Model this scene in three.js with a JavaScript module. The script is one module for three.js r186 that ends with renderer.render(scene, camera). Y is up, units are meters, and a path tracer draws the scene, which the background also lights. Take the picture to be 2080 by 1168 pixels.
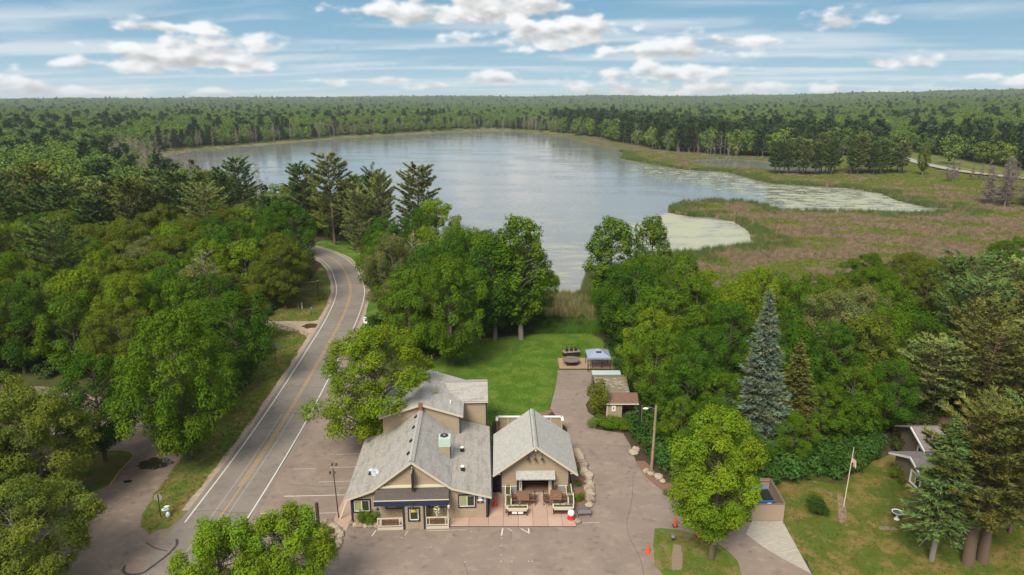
import * as THREE from 'three';
import { mergeGeometries } from 'three/addons/utils/BufferGeometryUtils.js';
import { createNoise2D } from 'simplex-noise';

// ---------------------------------------------------------------- camera, sky, sun, exposure
const scene = new THREE.Scene();
const camera = new THREE.PerspectiveCamera(45.29, 2080 / 1168, 0.5, 30000);
camera.position.set(0, 40, 0);
camera.rotation.x = -15.262 * Math.PI / 180;
const renderer = new THREE.WebGLRenderer();
renderer.toneMapping = THREE.LinearToneMapping;
renderer.toneMappingExposure = 0.98;
renderer.shadowMap.enabled = true;

const sun = new THREE.DirectionalLight(new THREE.Color(1, 0.94, 0.78), 5);
sun.position.set(-70, 190, 70);
sun.target.position.set(0, 0, -90);
sun.castShadow = true;
sun.shadow.radius = 44;
sun.shadow.mapSize.set(4096, 4096);
Object.assign(sun.shadow.camera, { left: -160, right: 160, top: 160, bottom: -160, near: 1, far: 600 });
scene.add(sun, sun.target);
scene.fog = new THREE.FogExp2(new THREE.Color(0.8, 0.9, 1), 0.00008);

function rngOf(seed) { let s = seed | 0; return () => { s = (s + 0x6d2b79f5) | 0; let t = Math.imul(s ^ (s >>> 15), 1 | s); t = (t + Math.imul(t ^ (t >>> 7), 61 | t)) ^ t; return ((t ^ (t >>> 14)) >>> 0) / 4294967296; }; }
const noise = createNoise2D(rngOf(11)), noiseB = createNoise2D(rngOf(57));
const clamp = (v, a = 0, b = 1) => Math.min(b, Math.max(a, v));
const lerp = (a, b, t) => a + (b - a) * t;
const smooth = (a, b, v) => { const t = clamp((v - a) / (b - a)); return t * t * (3 - 2 * t); };
function fbm(x, y, oct = 4, n = noise) { let s = 0, a = 0.5; for (let i = 0; i < oct; i++) { s += a * n(x, y); x = x * 2.03 + 17.1; y = y * 2.03 - 9.7; a *= 0.5; } return s; }

// Sky: blue air, high streaky cirrus and rows of cumulus. Cumulus positions in units of 1/1400 rad (azimuth from -z, elevation).
{
  const W = 4096, H = 2048, data = new Float32Array(W * H * 4), r = rngOf(5);
  const cumulus = [[-985, 118, 150, 46], [-890, 132, 80, 30], [-600, 118, 92, 20], [-640, 58, 150, 40], [-545, 66, 130, 48], [-1010, 52, 100, 26], [-985, 18, 140, 34], [-840, 12, 130, 24], [-690, 10, 90, 16], [-550, 8, 60, 12],
    [-250, 156, 110, 26], [-130, 150, 180, 46], [0, 168, 170, 64], [60, 112, 170, 46], [140, 124, 100, 40], [160, 190, 50, 18], [-30, 36, 70, 30], [-150, 24, 70, 15], [300, 84, 150, 30], [420, 100, 100, 18], [300, 44, 140, 28], [240, 14, 150, 24], [420, 18, 140, 22], [590, 128, 90, 23], [690, 60, 80, 18], [640, 10, 120, 16], [830, 36, 60, 18], [920, 24, 110, 34], [1000, 16, 70, 18], [-330, 28, 50, 14], [-250, 34, 70, 10]];
  for (let i = 0; i < 320; i++) {
    const az = (r() * 2 - 1) * Math.PI * 1400, e = 8 + Math.pow(r(), 1.3) * 1100, k = 0.7 + e / 300;
    if (Math.abs(az) < 1180 && e < 260) continue;
    cumulus.push([az, e, (60 + 110 * r()) * k, (16 + 26 * r()) * k]);
  }
  const K = 1.0, out = [0, 0, 0];
  function skyAt(az, el, near) {
    const A = az * 1400, E = el * 1400, t = 1 - Math.exp(-Math.max(el, 0) / 0.075), w = smooth(0.15, 0.6, el);
    let cr = lerp(lerp(0.56, 0.15, t), 0.6, w), cg = lerp(lerp(0.77, 0.375, t), 0.68, w), cb = lerp(lerp(0.85, 0.59, t), 0.76, w); // thin white veil of high cloud overhead
    const q = 1 / (Math.sin(Math.max(el, 0)) + 0.055), px = Math.sin(az) * q, pz = Math.cos(az) * q, sx = px * 0.36 + pz * 0.05, sz = pz * 0.62 + px * 0.06;
    let ci = smooth(-0.2, 0.6, fbm(sx * 0.55 + 3, sz * 1.1, 2) + 0.26 * fbm(sx * 1.1, sz * 3.2 + fbm(sx, sz, 2) * 2.5, 3, noiseB)) * 0.68;
    cr = lerp(cr, 0.84, ci); cg = lerp(cg, 0.89, ci); cb = lerp(cb, 0.92, ci);
    if (near.length) {
      const n1 = fbm(A / 110, E / 46, 6, noiseB), n2 = fbm(A / 110 - 0.13, E / 46 + 0.24, 5, noiseB);
      for (const c of near) {
        let da = A - c[0]; if (da > Math.PI * 1400) da -= Math.PI * 2800; if (da < -Math.PI * 1400) da += Math.PI * 2800;
        const u = da / c[2]; if (Math.abs(u) > 1.6) continue;
        const v = (E - c[1]) / c[3], base = v < 0 ? v * 2.2 : v * 0.95, d = (c[2] >= 130 ? 0.86 : 0.74) - Math.sqrt(u * u + base * base) * 0.84 + n1 * 0.8;
        if (d <= 0) continue;
        const al = smooth(0.0, 0.5, d) * 0.95, lit = clamp(0.78 + 0.18 * smooth(-0.5, 0.7, v) + (n1 - n2) * 0.5 - 0.27 * smooth(0.3, 0.9, d) * smooth(0.45, -0.5, v), 0.56, 1.04);
        cr = lerp(cr, lit * 0.98, al); cg = lerp(cg, lit * 0.985, al); cb = lerp(cb, lit * 0.985, al);
      }
    }
    out[0] = cr * K; out[1] = cg * K; out[2] = cb * K; return out;
  }
  const azOf = (i, n) => { let az = ((i + 0.5) / n - 0.25) * 2 * Math.PI; return az > Math.PI ? az - 2 * Math.PI : az; };
  const reach = (E) => cumulus.filter((c) => E > c[1] - c[3] * 1.2 && E < c[1] + c[3] * 2.2);
  const LW = 512, LH = 256, low = new Float32Array(LW * LH * 3);        // coarse sky for the part high overhead
  for (let j = LH / 2 + 8; j < LH; j++) { const el = ((j + 0.5) / LH - 0.5) * Math.PI, near = reach(el * 1400); for (let i = 0; i < LW; i++) low.set(skyAt(azOf(i, LW), el, near), (j * LW + i) * 3); }
  for (let j = 0; j < H; j++) {
    const el = ((j + 0.5) / H - 0.5) * Math.PI, E = el * 1400, fine = E < 330, near = fine && E > -4 ? reach(E) : [], y = clamp(((j + 0.5) / H) * LH - 0.5, 0, LH - 1.001), y0 = Math.floor(y), fy = y - y0;
    for (let i = 0; i < W; i++) {
      const o = (j * W + i) * 4; data[o + 3] = 1;
      if (E < -4) { data[o] = 0.12; data[o + 1] = 0.14; data[o + 2] = 0.1; continue; }
      if (fine) { const c = skyAt(azOf(i, W), el, near); data[o] = c[0]; data[o + 1] = c[1]; data[o + 2] = c[2]; continue; }
      const x = ((i + 0.5) / W) * LW - 0.5, x0 = Math.floor(x), fx = x - x0, a = (x0 + LW) % LW, b = (x0 + 1) % LW;
      for (let c = 0; c < 3; c++) data[o + c] = lerp(lerp(low[(y0 * LW + a) * 3 + c], low[(y0 * LW + b) * 3 + c], fx), lerp(low[((y0 + 1) * LW + a) * 3 + c], low[((y0 + 1) * LW + b) * 3 + c], fx), fy);
    }
  }
  const sky = new THREE.DataTexture(data, W, H, THREE.RGBAFormat, THREE.FloatType);
  sky.mapping = THREE.EquirectangularReflectionMapping; sky.magFilter = THREE.LinearFilter; sky.needsUpdate = true;
  scene.background = sky; scene.environment = sky;
}

// ---------------------------------------------------------------- helpers
const used = new Map();
function numbered(name) { const n = used.get(name) ?? 0; used.set(name, n + 1); return n ? `${name}_${String(n).padStart(3, '0')}` : name; }
const shadowed = (o) => { o.castShadow = o.receiveShadow = true; return o; };
function tag(o, label, category, group, kind) { o.userData.label = label; if (category) o.userData.category = category; if (group) o.userData.group = group; if (kind) o.userData.kind = kind; return o; }
function thing(name, label, category, [x, y, z] = [0, 0, 0], turn = 0, group) { const o = new THREE.Group(); o.name = numbered(name); scene.add(o); o.position.set(x, y, z); o.rotation.y = turn; return tag(o, label, category, group); }
function part(name, geometry, material, parent) { const m = shadowed(new THREE.Mesh(geometry, material)); m.name = name; parent.add(m); return m; }
function single(name, geometry, material, label, category, group) { const m = shadowed(new THREE.Mesh(geometry, material)); m.name = numbered(name); scene.add(m); return tag(m, label, category, group); }
function structure(name, geometry, material, label) { const m = shadowed(new THREE.Mesh(geometry, material)); m.name = numbered(name); scene.add(m); return tag(m, label, undefined, undefined, 'structure'); }
const dull = (rgb, more = {}) => new THREE.MeshPhysicalMaterial({ color: new THREE.Color().setRGB(...rgb), roughness: 1, specularIntensity: 0.08, side: THREE.DoubleSide, ...more });
const mat = (rgb, roughness = 0.9, more = {}) => new THREE.MeshStandardMaterial({ color: new THREE.Color().setRGB(...rgb), roughness, side: THREE.DoubleSide, ...more });

// geometry builders; every one without index, with position + uv in metres
function clean(g) { let q = g.index ? g.toNonIndexed() : g; for (const k of Object.keys(q.attributes)) if (!['position', 'uv', 'normal', 'color'].includes(k)) q.deleteAttribute(k); return q; }
function planarUV(g) {                                             // uv in metres from the main axis of each face
  g = clean(g); g.computeVertexNormals();
  const p = g.attributes.position, n = g.attributes.normal, uv = new Float32Array(p.count * 2);
  for (let i = 0; i < p.count; i++) {
    const ax = Math.abs(n.getX(i)), ay = Math.abs(n.getY(i)), az = Math.abs(n.getZ(i)), x = p.getX(i), y = p.getY(i), z = p.getZ(i);
    if (ay > ax && ay > az) { uv[2 * i] = x; uv[2 * i + 1] = z; } else if (ax > az) { uv[2 * i] = z; uv[2 * i + 1] = y; } else { uv[2 * i] = x; uv[2 * i + 1] = y; }
  }
  g.setAttribute('uv', new THREE.BufferAttribute(uv, 2)); return g;
}
const M4 = (x, y, z, rx = 0, ry = 0, rz = 0) => new THREE.Matrix4().compose(new THREE.Vector3(x, y, z), new THREE.Quaternion().setFromEuler(new THREE.Euler(rx, ry, rz)), new THREE.Vector3(1, 1, 1));
const box = (w, h, d, x = 0, y = 0, z = 0, rx = 0, ry = 0, rz = 0) => planarUV(new THREE.BoxGeometry(w, h, d)).applyMatrix4(M4(x, y, z, rx, ry, rz));
const cyl = (r0, r1, h, x, y, z, seg = 10, rx = 0, ry = 0, rz = 0) => clean(new THREE.CylinderGeometry(r1, r0, h, seg)).applyMatrix4(M4(x, y, z, rx, ry, rz));
const ball = (r, x, y, z, sx = 1, sy = 1, sz = 1, seg = 10) => clean(new THREE.SphereGeometry(r, seg, Math.max(6, seg - 2)).scale(sx, sy, sz).translate(x, y, z));
const merge = (...list) => mergeGeometries(list.flat().map((g) => { const c = clean(g); if (!c.attributes.normal) c.computeVertexNormals(); if (!c.attributes.uv) c.setAttribute('uv', new THREE.BufferAttribute(new Float32Array(c.attributes.position.count * 2), 2)); return c; }));
function rod(a, b, r0, r1 = r0, seg = 6) {                          // tapered bar between two points
  const A = new THREE.Vector3(...a), B = new THREE.Vector3(...b), d = B.clone().sub(A), len = d.length();
  const g = clean(new THREE.CylinderGeometry(r1, r0, len, seg, 1)); g.translate(0, len / 2, 0);
  g.applyQuaternion(new THREE.Quaternion().setFromUnitVectors(new THREE.Vector3(0, 1, 0), d.normalize())); return g.translate(A.x, A.y, A.z);
}
function prism(points, depth, z0 = 0) {                            // polygon in x,y drawn along +z from z0
  const s = new THREE.Shape(points.map(([x, y]) => new THREE.Vector2(x, y)));
  return planarUV(new THREE.ExtrudeGeometry(s, { depth, bevelEnabled: false }).translate(0, 0, z0));
}
function slab(a, b, c, d, t) {                                     // roof slab: top corners a b (eave) c d (ridge), thickness t downwards; u along the eave, v up the slope, in metres
  const V = [a, b, c, d].map((p) => new THREE.Vector3(...p)), up = new THREE.Vector3(0, -t, 0), L = V.map((p) => p.clone().add(up));
  const pos = [], uv = [], w = V[0].distanceTo(V[1]), e = V[1].clone().sub(V[0]).normalize();
  const uvOf = (p) => { const q = p.clone().sub(V[0]), u = q.dot(e); return [u, Math.sqrt(Math.max(0, q.lengthSq() - u * u))]; };
  const quad = (p, q, r2, s) => { for (const k of [p, q, r2, p, r2, s]) { pos.push(k.x, k.y, k.z); uv.push(...uvOf(k)); } };
  quad(V[0], V[1], V[2], V[3]); quad(L[3], L[2], L[1], L[0]);
  for (let i = 0; i < 4; i++) { const j = (i + 1) % 4; quad(V[i], L[i], L[j], V[j]); }
  const g = new THREE.BufferGeometry(); g.setAttribute('position', new THREE.Float32BufferAttribute(pos, 3)); g.setAttribute('uv', new THREE.Float32BufferAttribute(uv, 2)); g.computeVertexNormals(); return g;
}
function texture(w, h, fill, repeat, srgb = true) {                // fill(u, v, out) -> 0..1 linear-ish sRGB values
  const d = new Uint8Array(w * h * 4), o = [0, 0, 0];
  for (let j = 0; j < h; j++) for (let i = 0; i < w; i++) { fill(i / w, j / h, o); const k = (j * w + i) * 4; d[k] = clamp(o[0]) * 255; d[k + 1] = clamp(o[1]) * 255; d[k + 2] = clamp(o[2]) * 255; d[k + 3] = 255; }
  const t = new THREE.DataTexture(d, w, h, THREE.RGBAFormat); t.magFilter = THREE.LinearFilter; t.wrapS = t.wrapT = THREE.RepeatWrapping; if (srgb) t.colorSpace = THREE.SRGBColorSpace;
  if (repeat) t.repeat.set(1 / repeat[0], 1 / repeat[1]); t.needsUpdate = true; return t;
}
const S = (v) => Math.pow(clamp(v), 1 / 2.2);                       // linear base colour to the stored sRGB value
function paint(rgb, amount = 0.15, scale = 6, size = 256, metres = 4) { // grainy procedural colour map around a base colour, repeating (noise is wrapped on a torus)
  return texture(size, size, (u, v, o) => {
    const a = u * 2 * Math.PI, b = v * 2 * Math.PI, k = scale / 6;
    const n = noise(Math.cos(a) * k + 3 * Math.cos(b) * k, Math.sin(a) * k + 3 * Math.sin(b) * k + 7) * 0.5 + noiseB(u * 97, v * 89) * 0.5, f = 1 + n * amount * 2;
    o[0] = S(rgb[0] * f); o[1] = S(rgb[1] * f); o[2] = S(rgb[2] * f);
  }, [metres, metres]);
}
// polygons
function inside(poly, x, z) { let c = false; for (let i = 0, j = poly.length - 1; i < poly.length; j = i++) { const [xi, zi] = poly[i], [xj, zj] = poly[j]; if ((zi > z) !== (zj > z) && x < ((xj - xi) * (z - zi)) / (zj - zi) + xi) c = !c; } return c; }
function edgeDistance(poly, x, z) { let best = 1e9; for (let i = 0, j = poly.length - 1; i < poly.length; j = i++) { const [x1, z1] = poly[j], [x2, z2] = poly[i], dx = x2 - x1, dz = z2 - z1, t = clamp(((x - x1) * dx + (z - z1) * dz) / (dx * dx + dz * dz)); best = Math.min(best, (x - x1 - t * dx) ** 2 + (z - z1 - t * dz) ** 2); } return Math.sqrt(best); }
function roughPoly(poly, step, amp, seed) {                        // subdivide and roughen an outline
  const out = [];
  poly.forEach(([x1, z1], i) => { const [x2, z2] = poly[(i + 1) % poly.length], len = Math.hypot(x2 - x1, z2 - z1), n = Math.max(1, Math.round(len / step)); for (let k = 0; k < n; k++) { const t = k / n, x = lerp(x1, x2, t), z = lerp(z1, z2, t), f = amp * fbm(x * 0.6 + seed, z * 0.6, 3); out.push([x + (f * (z2 - z1)) / len, z - (f * (x2 - x1)) / len]); } });
  return out;
}
function sheet(poly, y) { const g = new THREE.ShapeGeometry(new THREE.Shape(poly.map(([x, z]) => new THREE.Vector2(x, -z)))).rotateX(-Math.PI / 2).translate(0, y, 0); return planarUV(g); }
function slabSheet(poly, top, thick) { const g = new THREE.ExtrudeGeometry(new THREE.Shape(poly.map(([x, z]) => new THREE.Vector2(x, -z))), { depth: thick, bevelEnabled: false }).rotateX(-Math.PI / 2).translate(0, top - thick, 0); return planarUV(g); }
function ribbon(line, w, yOf, lift = 0) {                          // strip of width w along a line of [x, z]; uv: x across, y along, metres
  const pos = [], uv = [], idx = []; let len = 0;
  line.forEach(([x, z], i) => { const [xa, za] = line[Math.max(0, i - 1)], [xb, zb] = line[Math.min(line.length - 1, i + 1)], l = Math.hypot(xb - xa, zb - za), nx = -(zb - za) / l, nz = (xb - xa) / l; if (i) len += Math.hypot(x - line[i - 1][0], z - line[i - 1][1]);
    for (const s of [-1, 1]) { const px = x + nx * s * w / 2, pz = z + nz * s * w / 2; pos.push(px, yOf(px, pz) + lift, pz); uv.push(s * w / 2 + w / 2, len); } if (i) idx.push(2 * i - 2, 2 * i - 1, 2 * i, 2 * i - 1, 2 * i + 1, 2 * i); });
  const g = new THREE.BufferGeometry(); g.setAttribute('position', new THREE.Float32BufferAttribute(pos, 3)); g.setAttribute('uv', new THREE.Float32BufferAttribute(uv, 2)); g.setIndex(idx); g.computeVertexNormals(); return g;
}
const curve = (pts, n) => new THREE.CatmullRomCurve3(pts.map(([x, z]) => new THREE.Vector3(x, 0, z)), false, 'centripetal').getSpacedPoints(n).map((p) => [p.x, p.z]);
const offset = (line, d) => line.map(([x, z], i) => { const [xa, za] = line[Math.max(0, i - 1)], [xb, zb] = line[Math.min(line.length - 1, i + 1)], l = Math.hypot(xb - xa, zb - za); return [x - ((zb - za) / l) * d, z + ((xb - xa) / l) * d]; });
const LAKE = [[-268.1, -532.2], [-276.2, -560.8], [-276.8, -615.9], [-257.1, -654.3], [-237.3, -705.6], [-214.2, -765.3], [-193.6, -814.5], [-158.1, -870.4], [-122.1, -920.8], [-81.8, -977.3], [-39.3, -1024.4], [-7.0, -1008.2], [32.1, -920.8], [64.3, -836.0], [72.4, -738.5], [84.9, -654.3], [95.0, -592.6], [83.2, -532.2], [95.9, -468.2], [112.5, -441.5], [133.7, -429.3], [135.0, -396.2], [137.6, -372.2], [153.4, -359.1], [169.9, -350.8], [176.7, -330.0], [171.4, -305.1], [172.6, -286.3], [181.6, -280.9], [177.6, -274.5], [164.8, -269.6], [155.1, -266.0], [143.5, -269.6], [129.1, -272.0], [113.9, -273.2], [106.5, -274.5], [107.3, -287.6], [101.2, -300.5], [89.1, -303.5], [75.0, -299.0], [65.8, -284.9], [62.2, -272.0], [68.0, -262.5], [75.3, -261.3], [81.6, -251.4], [81.2, -233.6], [74.7, -207.2], [65.3, -203.6], [54.8, -197.4], [42.2, -192.2], [27.5, -178.5], [19.9, -174.7], [15.8, -152.2], [12.1, -147.4], [5.7, -152.2], [-5.0, -170.5], [-19.5, -190.3], [-42.1, -223.0], [-73.7, -262.5], [-118.2, -317.9], [-176.6, -388.7], [-233.1, -461.2]];
const POND = [[123.2, -506.3], [140.1, -523.3], [164.9, -532.2], [183.2, -514.6], [196.2, -479.0], [207.6, -444.7], [194.9, -423.4], [170.2, -429.3], [159.5, -451.2], [143.4, -461.2], [129.0, -468.2]];
const FARROAD = [[321.2, -601.9], [284.4, -498.0], [275.3, -453.1], [272.5, -418.3], [277.0, -398.8], [283.0, -383.4], [297.1, -360.2]];
const MARSH = [[20, -1000], [66, -857], [91, -813], [115, -681], [131, -603], [170, -550], [209, -531], [259, -540], [285, -500], [275, -453], [272, -418], [283, -383], [300, -350], [320, -250], [250, -135], [60, -128], [26, -146], [15, -149], [17, -176], [36, -194], [48, -202], [52, -255], [58, -285], [72, -306], [104, -308], [130, -350], [110, -440], [80, -540], [75, -740], [60, -840]];
// ---------------------------------------------------------------- terrain
const WATER = -3.4;
const ROAD_MID = curve([[-28.9, 80], [-28.9, 20], [-28.9, -30], [-29.1, -59], [-29.2, -72], [-29.6, -84], [-30.3, -97], [-31.2, -111], [-31.9, -121], [-33.3, -134], [-35, -144], [-38.8, -157], [-43.2, -168.5], [-49, -178.5], [-60, -190], [-80, -200], [-110, -206]], 150);
const roadDistance = (x, z) => { let b = 1e9; for (const [a, c] of ROAD_MID) b = Math.min(b, (x - a) ** 2 + (z - c) ** 2); return Math.sqrt(b); };
function height(x, z) {
  const d = -z, r = Math.hypot(x, z), az = Math.atan2(x, d);
  const edge = lerp(205, 118, smooth(-34, -6, x));
  let h = -3.05 * smooth(edge, edge + 17, d);
  if (z > -20) h = 0;
  // the rest of the country
  const far = smooth(420, 1200, r);
  h += far * (3.5 + 2.5 * fbm(x / 260, z / 260, 2)) + smooth(1050, 1500, r) * 9 * fbm(x / 520, z / 330, 2);
  h += smooth(2700, 4600, r) * (lerp(14, 34, smooth(-0.7, 0.0, az)) + 15 * fbm(x / 1300, z / 1300, 3)) + smooth(4600, 9000, r) * 22 * (0.6 + 0.5 * noise(x / 2600, z / 2600)) + smooth(0.2, 0.65, az) * smooth(900, 2600, r) * 22;
  h += smooth(0.32, 0.75, az) * smooth(420, 1200, r) * 9;
  if (d > 110 && d < 1100 && x > -320 && x < 240) {
    for (const P of [LAKE, POND]) {
      const e = edgeDistance(P, x, z);
      if (inside(P, x, z)) return WATER - 0.02 - Math.min(1.6, e * 0.16);
      if (e < 26 && h > WATER) h = Math.max(WATER + 0.04 + Math.min(0.35, e * 0.03), lerp(Math.min(h, WATER + 0.35), h, smooth(7, 26, e)));
    }
  }
  return h;
}
const inMarsh = (x, z) => inside(MARSH, x, z);
{
  const angles = [], rings = [];
  for (let a = -52; a <= 52.01; a += 0.4) angles.push(a);
  for (let a = 58; a < 307; a += 6) angles.push(a);
  for (let r = 12; r < 15000; r += Math.max(2.2, r * 0.0125)) rings.push(r);
  const pos = [0, 0, 0], col = [0.06, 0.055, 0.035], idx = [], N = angles.length;
  for (const r of rings) for (const a of angles) {
    const t = (a * Math.PI) / 180, x = Math.sin(t) * r, z = -Math.cos(t) * r, y = height(x, z) - 0.02;
    pos.push(x, y, z);
    const n = fbm(x / 9, z / 9, 3), m = fbm(x / 30 + 5, z / 30, 2);
    let c = [0.062, 0.05, 0.03];
    if (r > 130 && inMarsh(x, z)) c = n > 0.05 ? [0.13, 0.1, 0.062] : [0.09, 0.1, 0.035];
    else if (r > 300 && r < 1300 && edgeDistance(LAKE, x, z) < 34) c = n > 0.1 ? [0.16, 0.135, 0.08] : [0.1, 0.12, 0.035];
    else if (x > 200 && z > -640 && z < -330 && Math.abs(x - 285) < 60) c = n > 0.15 ? [0.16, 0.15, 0.05] : [0.11, 0.14, 0.03];
    else if (r > 900) c = [0.035, 0.06, 0.018];
    else if (m > 0.12) c = [0.07, 0.075, 0.025];
    const f = 1 + 0.35 * n; col.push(c[0] * f, c[1] * f, c[2] * f);
  }
  for (let k = 0; k < N; k++) idx.push(0, 1 + ((k + 1) % N), 1 + k);
  for (let i = 0; i < rings.length - 1; i++) for (let k = 0; k < N; k++) { const a = 1 + i * N + k, b = 1 + i * N + ((k + 1) % N); idx.push(a, b, a + N, b, b + N, a + N); }
  const g = new THREE.BufferGeometry(); g.setAttribute('position', new THREE.Float32BufferAttribute(pos, 3)); g.setAttribute('color', new THREE.Float32BufferAttribute(col, 3)); g.setIndex(idx); g.computeVertexNormals();
  structure('ground', g, dull([1, 1, 1], { vertexColors: true }), 'wooded ground and marsh floor reaching to the far hills');
}
// lake: dark water, with duckweed and pond scum drifting in the coves and in bands off the near shore
const COVE = [[62, -272], [68, -262], [82, -251], [84, -233], [76, -206], [55, -197], [40, -195], [30, -215], [40, -250]];
const LILY = [[85, -520], [96, -470], [112, -445], [134, -430], [138, -373], [170, -351], [178, -330], [173, -286], [182, -278], [150, -264], [110, -272], [105, -290], [112, -310], [98, -340], [80, -390], [72, -450]];
{
  const x0 = -290, x1 = 240, z0 = -1040, z1 = -138, W = 1024, H = 1024, rough = new Uint8Array(W * H * 4);
  const scum = (x, z) => {
    let a = 0; const n = fbm(x / 16, z / 9, 4), rag = (P) => smooth(-3, 9, edgeDistance(P, x, z) + 11 * fbm(x / 9, z / 6, 4));
    if (inside(COVE, x, z)) a = 0.66 * smooth(-0.7, 0.45, n + 0.3 * fbm(x / 4, z / 2.5, 3) + 0.35 * smooth(0, 10, edgeDistance(COVE, x, z))) * (x < 50 ? rag(COVE) : 1);
    else if (inside(LILY, x, z)) a = 0.6 * smooth(-0.2, 0.4, n + 0.12 * (x - 118) / 30 + (z > -330 ? 0.1 : -0.15)) * rag(LILY);
    else if (z > -215 && x > -10) a = 0.42 * smooth(0.05, 0.5, fbm(x / 16, z / 6 + 3, 5));
    else if (z > -280) a = 0.14 * smooth(0, 0.6, fbm(x / 30, z / 14 + 3, 5));
    return a;
  };
  const map = texture(W, H, (u, v, o) => { const x = lerp(x0, x1, u), z = lerp(z0, z1, v), a = scum(x, z), k = (Math.round(v * H) * W + Math.round(u * W)) * 4; o[0] = S(lerp(0.2, 0.42, a)); o[1] = S(lerp(0.2, 0.42, a)); o[2] = S(lerp(0.19, 0.27, a)); rough[k] = rough[k + 1] = rough[k + 2] = 255 * lerp(0.1, 0.7, a); rough[k + 3] = 255; });
  const rm = new THREE.DataTexture(rough, W, H, THREE.RGBAFormat); rm.magFilter = THREE.LinearFilter; rm.needsUpdate = true;
  const wave = texture(1400, 1400, (u, v, o) => { const x = lerp(x0, x1, u), z = lerp(z0, z1, v), gust = 0.25 + 0.75 * smooth(-0.15, 0.35, fbm(x / 70, z / 34, 3)); o[0] = o[1] = o[2] = 0.5 + 0.5 * gust * (0.55 * noise(x / 2.4, z / 2.0) + 0.35 * noiseB(x / 1.1, z / 1.3)); }, null, false);
  const g = new THREE.PlaneGeometry(x1 - x0, z1 - z0).rotateX(-Math.PI / 2).translate((x0 + x1) / 2, WATER, (z0 + z1) / 2);
  const uv = g.attributes.uv, p = g.attributes.position; for (let i = 0; i < p.count; i++) uv.setXY(i, (p.getX(i) - x0) / (x1 - x0), (p.getZ(i) - z0) / (z1 - z0));
  structure('lake', g, new THREE.MeshPhysicalMaterial({ map, roughness: 1, roughnessMap: rm, bumpMap: wave, bumpScale: 0.16, ior: 1.33, side: THREE.DoubleSide }), 'grey lake with pale duckweed drifting in its coves');
}
// ---------------------------------------------------------------- asphalt, concrete, lawns (sheets a few mm apart)
const grassMap = (seed, a, b, c, metres) => texture(800, 800, (u, v, o) => {
  const x = u * metres, z = v * metres, n = fbm(x / 5 + seed, z / 5, 4), m = fbm(x * 0.7 + seed, z * 0.7, 3), f = noiseB(x * 4.3, z * 4.3) * 0.5 + noise(x * 9.1, z * 9.1) * 0.5, k = smooth(-0.25, 0.35, n), q = 0.8 * smooth(-0.05, 0.75, m + n * 0.6);
  for (let i = 0; i < 3; i++) o[i] = S(lerp(lerp(a[i], b[i], k), c[i], q) * (1 + 0.3 * f));
}, [metres, metres]);
const lawnMat = dull([1, 1, 1], { map: grassMap(1, [0.06, 0.13, 0.012], [0.105, 0.175, 0.02], [0.13, 0.165, 0.03], 46) });
const yardMat = dull([1, 1, 1], { map: grassMap(40, [0.075, 0.11, 0.016], [0.15, 0.13, 0.03], [0.22, 0.15, 0.07], 34) });
const vergeMat = dull([1, 1, 1], { map: grassMap(80, [0.085, 0.13, 0.018], [0.15, 0.14, 0.035], [0.2, 0.145, 0.075], 26) });
function asphaltMap(w, h, metres, base, seed, scuffs) {
  return texture(w, h, (u, v, o) => {
    const x = u * metres[0], z = v * metres[1];
    const n = fbm(x / 6 + seed, z / 6, 4), f = noiseB(x * 7, z * 7) * 0.5 + noise(x * 17, z * 17) * 0.5, sc = scuffs * smooth(0.0, 0.9, fbm(x / 2.2 + seed, z / 1.3 + 31, 5)), dk = smooth(0.25, 0.5, fbm(x / 2.4 + 70, z / 2.4 + seed, 3));
    for (let i = 0; i < 3; i++) o[i] = S(base[i] * (1 + 0.18 * n + 0.14 * f - 0.16 * dk - 0.3 * smooth(0.62, 0.85, noise(x * 0.9 + seed, z * 0.9)) * smooth(0.2, 0.6, noiseB(x / 7, z / 7))) + sc * [0.1, 0.088, 0.074][i]);
  }, metres);
}
const lotMat = mat([1, 1, 1], 0.95, { map: asphaltMap(1100, 1100, [62, 62], [0.225, 0.168, 0.138], 3, 0.55) });
const roadMat = mat([1, 1, 1], 0.95, { map: asphaltMap(192, 1536, [9, 72], [0.2, 0.168, 0.145], 9, 0.25) });
const laneMat = mat([1, 1, 1], 0.97, { map: asphaltMap(640, 640, [48, 48], [0.205, 0.15, 0.12], 23, 0.7) });
const gravelMat = mat([1, 1, 1], 1, { map: asphaltMap(512, 512, [20, 20], [0.36, 0.28, 0.21], 51, 1) });
const flat = () => 0;
const roadY = (x, z) => Math.max(height(x, z), -1.2);
const LOT = [[-26, 40], [-26, -40], [-26.2, -59], [-26.3, -76], [-27, -90], [-27.6, -104], [-25.5, -106], [-20, -98], [-17.5, -90], [-15.4, -76], [-15.2, -61], [-2.4, -62], [6.5, -64], [6.9, -79], [5.1, -84.9], [6.2, -91.4], [7, -98.5], [15.1, -98.5], [11.9, -94.1], [11.4, -89.7], [10, -86.1], [10.1, -83.7], [11.2, -81.9], [10.5, -78.9], [13.8, -77.8], [14.2, -74.7], [14.2, -70.6], [14.7, -67.9], [15.4, -65.9], [16.3, -64], [17.5, -62.8], [18.5, -61.8], [20.5, -60.5], [23, -59.2], [24.8, -58.9], [24.4, -53.6], [26.1, -51.7], [27.4, -49.4], [32, -44], [32, 40]];
const lot = structure('parking_lot', sheet(LOT, 0.012), lotMat, 'worn pinkish asphalt parking lot and driveway');
const road = structure('road', ribbon(ROAD_MID, 7.1, roadY, 0.03), roadMat, 'two lane grey asphalt road curving away into the trees');
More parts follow.
